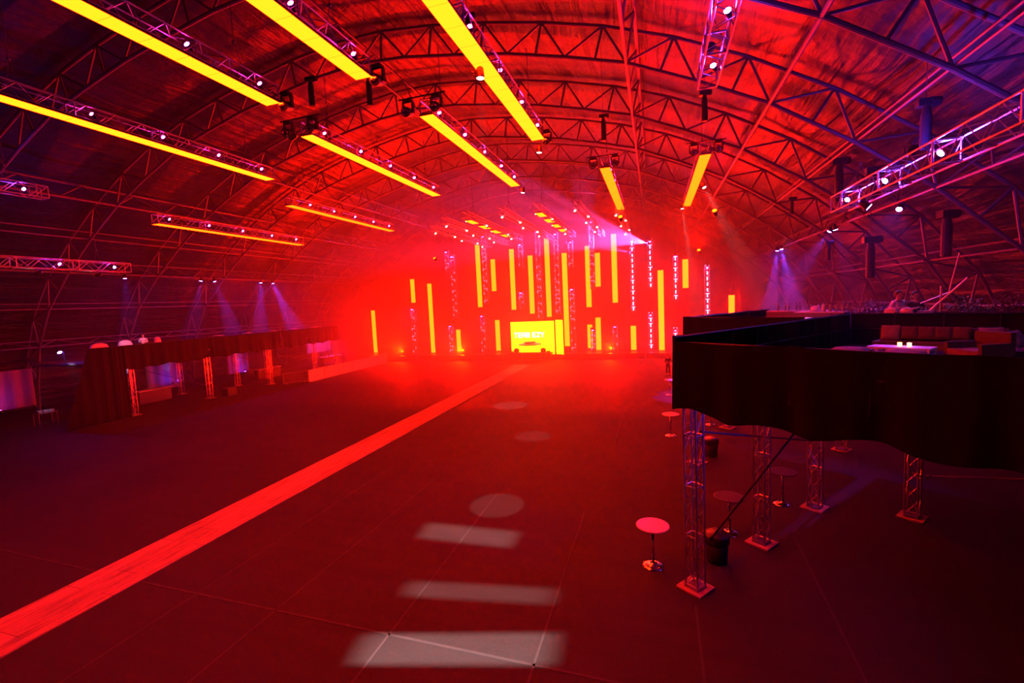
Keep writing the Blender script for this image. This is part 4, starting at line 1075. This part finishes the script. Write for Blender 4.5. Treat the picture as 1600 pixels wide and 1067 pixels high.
# slanted stand with crossed tubes
t = thing('lighting_stand', 'bluish stand with crossed slanted tubes beside the people on the right balcony', 'stand', on(10.9, 2.15), (0, 0, RZ), None)
for k in range(3):
    th = k*2.1; a = MB(); a.bar((0, 0, 0.6), (0.45*math.cos(th), 0.45*math.sin(th), 0.0), 0.018, 6); a.obj('leg', M['alu'], t)
a = MB(); a.bar((0, 0, 0.5), (0.0, 0, 1.9), 0.03, 8); a.obj('pole', M['alu'], t)
a = MB(); a.bar((-0.75, 0, 0.55), (0.6, 0, 2.1), 0.035, 8); a.obj('slanted_tube', M['alu'], t)
a = MB(); a.bar((-0.5, 0, 1.35), (0.35, 0, 1.75), 0.02, 8); a.obj('cross_tube', M['alu'], t)
a = MB(); a.bar((0.15, 0, 1.5), (0.4, 0, 2.9), 0.02, 8); a.obj('upright_tube', M['alu'], t)
spot('stand_lamp', (7.5, 21.0, 10.0), on(10.9, 2.15, 6.0), (0.3, 0.35, 1.0), 420, 24, 0.5, 0.1)

# ------------------------------------------------------------------ people
def skinned(name, joints, edges, m, parent=None, sub=2):
    """Connected joints (position, radius) grown with a Skin modifier; joint 0 is the pelvis root."""
    me = bpy.data.meshes.new(name); me.from_pydata([j[0] for j in joints], edges, []); me.materials.append(m)
    o = bpy.data.objects.new(name, me); COL.objects.link(o)
    if parent is not None: o.parent = parent
    md = o.modifiers.new('skin', 'SKIN'); sv = me.skin_vertices[0].data
    for i, j in enumerate(joints):
        r = j[1]; sv[i].radius = r if isinstance(r, tuple) else (r, r)
        sv[i].use_root = (i == 0)
    md.use_smooth_shade = True
    s2 = o.modifiers.new('sub', 'SUBSURF'); s2.levels = sub; s2.render_levels = sub
    return o
def person(loc, rz, label, top, bottom, arms='down', long_hair=False, h=1.75):
    t = thing('person', label, 'person', loc, (0, 0, rz)); k = h/1.75
    def K(x, y, z): return (x*k, y*k, z*k)
    if arms == 'down':
        el, wr = (0.27, 0.03, 1.13), (0.29, -0.06, 0.89); fd = Vector((0.0, -0.25, -1))
    elif arms == 'front':
        el, wr = (0.28, -0.04, 1.15), (0.17, -0.30, 1.12); fd = Vector((-0.35, -1, 0.0))
    else:
        el, wr = (0.30, 0.06, 1.16), (0.12, -0.20, 1.22); fd = Vector((-0.8, -0.5, 0.2))
    J = [(K(0, 0, 0.97), (0.15, 0.11)), (K(0, 0, 1.12), (0.125, 0.095)), (K(0, -0.01, 1.3), (0.155, 0.11)), (K(0, 0, 1.42), (0.11, 0.085)), (K(0, 0, 1.5), 0.055), (K(0, -0.015, 1.57), 0.052)]
    E_ = [(0,1),(1,2),(2,3),(3,4),(4,5)]
    for s in (-1, 1):
        b = len(J); J += [(K(s*0.18, 0, 1.41), 0.06), (K(s*el[0], el[1], el[2]), 0.043), (K(s*wr[0], wr[1], wr[2]), 0.028), ]
        E_ += [(3, b), (b, b+1), (b+1, b+2)]
        f_ = Vector((s*fd.x, fd.y, fd.z)).normalized(); w_ = Vector(J[b+2][0]); p = w_+f_*0.08*k
        J.append((tuple(p), (0.036, 0.018))); E_.append((b+2, b+3))
        side = f_.cross(Vector((s, 0, 0.0)) if abs(f_.x) < 0.8 else Vector((0, 1, 0))).normalized()
        for q, ln in ((-1.5, .07), (-0.5, .085), (0.5, .08), (1.5, .062)):
            i = len(J); a1 = p+side*q*0.018*k+f_*0.02; a2 = a1+f_*ln*0.6*k+Vector((-s*0.008, 0, 0)); a3 = a2+f_*ln*0.4*k+Vector((-s*0.018, 0, 0))
            J += [(tuple(a1), 0.009), (tuple(a2), 0.008), (tuple(a3), 0.006)]; E_ += [(b+3, i), (i, i+1), (i+1, i+2)]
        i = len(J); a1 = w_+f_*0.03*k+side*(-0.035)*k; a2 = a1+f_*0.035*k+side*(-0.02)*k
        J += [(tuple(a1), 0.011), (tuple(a2), 0.008)]; E_ += [(b+2, i), (i, i+1)]
        b = len(J); J += [(K(s*0.10, 0, 0.88), 0.088), (K(s*0.11, -0.01, 0.5), 0.058), (K(s*0.115, 0.02, 0.09), 0.038), (K(s*0.12, -0.14, 0.035), (0.042, 0.03))]
        E_ += [(0, b), (b, b+1), (b+1, b+2), (b+2, b+3)]
    body = skinned('body', J, E_, M['skin'], t)
    a = MB(); prof = [(0.02, -0.125), (0.055, -0.115), (0.072, -0.07), (0.082, -0.01), (0.088, 0.04), (0.08, 0.09), (0.05, 0.118), (0.01, 0.125)]
    a.lathe(prof, (0, 0, 0), 16)
    for v_ in a.v: v_.y *= 1.15
    for v_ in a.v: v_ *= k; v_ += Vector((0, -0.01, 1.645))*k
    f = MB(); f.bar(Vector((0, -0.095, 1.65))*k, Vector((0, -0.125, 1.615))*k, 0.008, 6, 0.016); a.v  # nose
    a.obj('head', M['skin'], t, smooth=True); f.obj('nose', M['skin'], t)
    for s in (-1, 1):
        e = MB(); e.lathe([(0.004, -0.01), (0.011, 0), (0.004, 0.01)], Vector((s*0.032, -0.096, 1.655))*k, 8); e.obj('eye', M['hair'], t)
        e = MB(); e.lathe([(0.008, -0.025), (0.014, 0), (0.008, 0.025)], Vector((s*0.086, 0, 1.64))*k, 8); e.obj('ear', M['skin'], t)
    e = MB(); e.box(Vector((0, -0.1, 1.585))*k, (0.045, 0.012, 0.009)); e.obj('mouth', M['hair'], t)
    a = MB(); a.lathe([(0.09, -0.01), (0.098, 0.04), (0.093, 0.09), (0.064, 0.128), (0.01, 0.142)], (0, 0.006, 1.66), 16)
    a.lathe([(0.05, -0.09), (0.082, -0.04), (0.09, 0.03), (0.05, 0.05)], (0, 0.03, 1.645), 14)
    if long_hair: a.lathe([(0.04, -0.3), (0.085, -0.2), (0.095, 0.02), (0.05, 0.05)], (0, 0.05, 1.645), 14)
    for v_ in a.v: v_.y *= 1.12; v_ *= k
    a.obj('hair', M['hair'], t, smooth=True)
    g = 1.16
    T = [(K(0, 0, 0.93), (0.18, 0.14)), (K(0, 0, 1.12), (0.165, 0.128)), (K(0, -0.01, 1.3), (0.175, 0.13)), (K(0, 0, 1.42), (0.125, 0.10)), (K(0, 0, 1.475), 0.07)]
    TE = [(0,1),(1,2),(2,3),(3,4)]
    for s in (-1, 1):
        b = len(T); wv = Vector(wr); ev = Vector(el); m_ = ev.lerp(wv, 0.85)
        T += [(K(s*0.185, 0, 1.41), 0.075), (K(s*el[0], el[1], el[2]), 0.058), (K(s*m_.x, m_.y, m_.z), 0.043)]; TE += [(3, b), (b, b+1), (b+1, b+2)]
    skinned('shirt', T, TE, M[top], t)
    T = [(K(0, 0, 0.98), (0.16, 0.125)), (K(0, 0, 1.09), (0.145, 0.112)), (K(0, 0, 0.90), (0.15, 0.12))]; TE = [(0, 1), (0, 2)]
    for s in (-1, 1):
        b = len(T); T += [(K(s*0.10, 0, 0.76), 0.098), (K(s*0.11, -0.01, 0.5), 0.078), (K(s*0.115, 0.015, 0.10), 0.066)]; TE += [(2, b), (b, b+1), (b+1, b+2)]
    skinned('trousers', T, TE, M[bottom], t)
    for s in (-1, 1):
        a = MB(); a.lathe([(0.05, 0), (0.055, 0.03), (0.045, 0.09)], (0, 0, 0), 10)
        for v_ in a.v: v_.y = v_.y*2.4-0.07; v_ *= k; v_.x += s*0.118*k
        a.obj('shoe', M['black'], t, smooth=True)
    return t
person((1.05, 41.6, 0), 0.3, 'person in dark clothes standing on the floor just left of the balcony corner', 'cloth_dark', 'cloth_dark', 'front')
person((-37.0, 24.5, 4.21), 0.9, 'person in a white shirt behind the rail of the left balcony', 'shirt_white', 'cloth_dark', 'front', h=1.6)
person(on(11.15, 1.0), 0.5, 'person in white sleeves and dark vest on the balcony at right, left of a pair', 'shirt_white', 'cloth_dark', 'cross')
person(on(11.25, 1.42), 0.1, 'person in a dark top standing close to the white sleeved person', 'cloth_dark', 'cloth_dark', 'cross', True, 1.7)

# ------------------------------------------------------------------ haze: abutting bodies of smoke, denser toward the stage
HARC = [(CX+u*0.985, max(0.02, h-0.05)) for _, (u, h) in sk]
def haze(label, y0, y1, dens):
    a = MB(); n = len(HARC)
    for yy in (y0, y1):
        for x, z in HARC: a.v.append(Vector((x, yy, z)))
    for i in range(n-1): a.f.append([i, i+1, n+i+1, n+i])
    a.f.append([n-1, 0, n, 2*n-1]); a.f.append(list(range(n))[::-1]); a.f.append(list(range(n, 2*n)))
    m = bpy.data.materials.new('haze'); m.use_nodes = True; nt = m.node_tree; nt.nodes.clear()
    o = nt.nodes.new('ShaderNodeOutputMaterial'); v = nt.nodes.new('ShaderNodeVolumeScatter')
    v.inputs['Color'].default_value = (1, 1, 1, 1); v.inputs['Density'].default_value = dens; v.inputs['Anisotropy'].default_value = HAZE_G
    nt.links.new(v.outputs[0], o.inputs['Volume'])
    tag(a.obj('haze', m), label, 'haze', None, 'stuff')
for y0, y1, d, lb in HAZE: haze(lb, y0, y1, d)
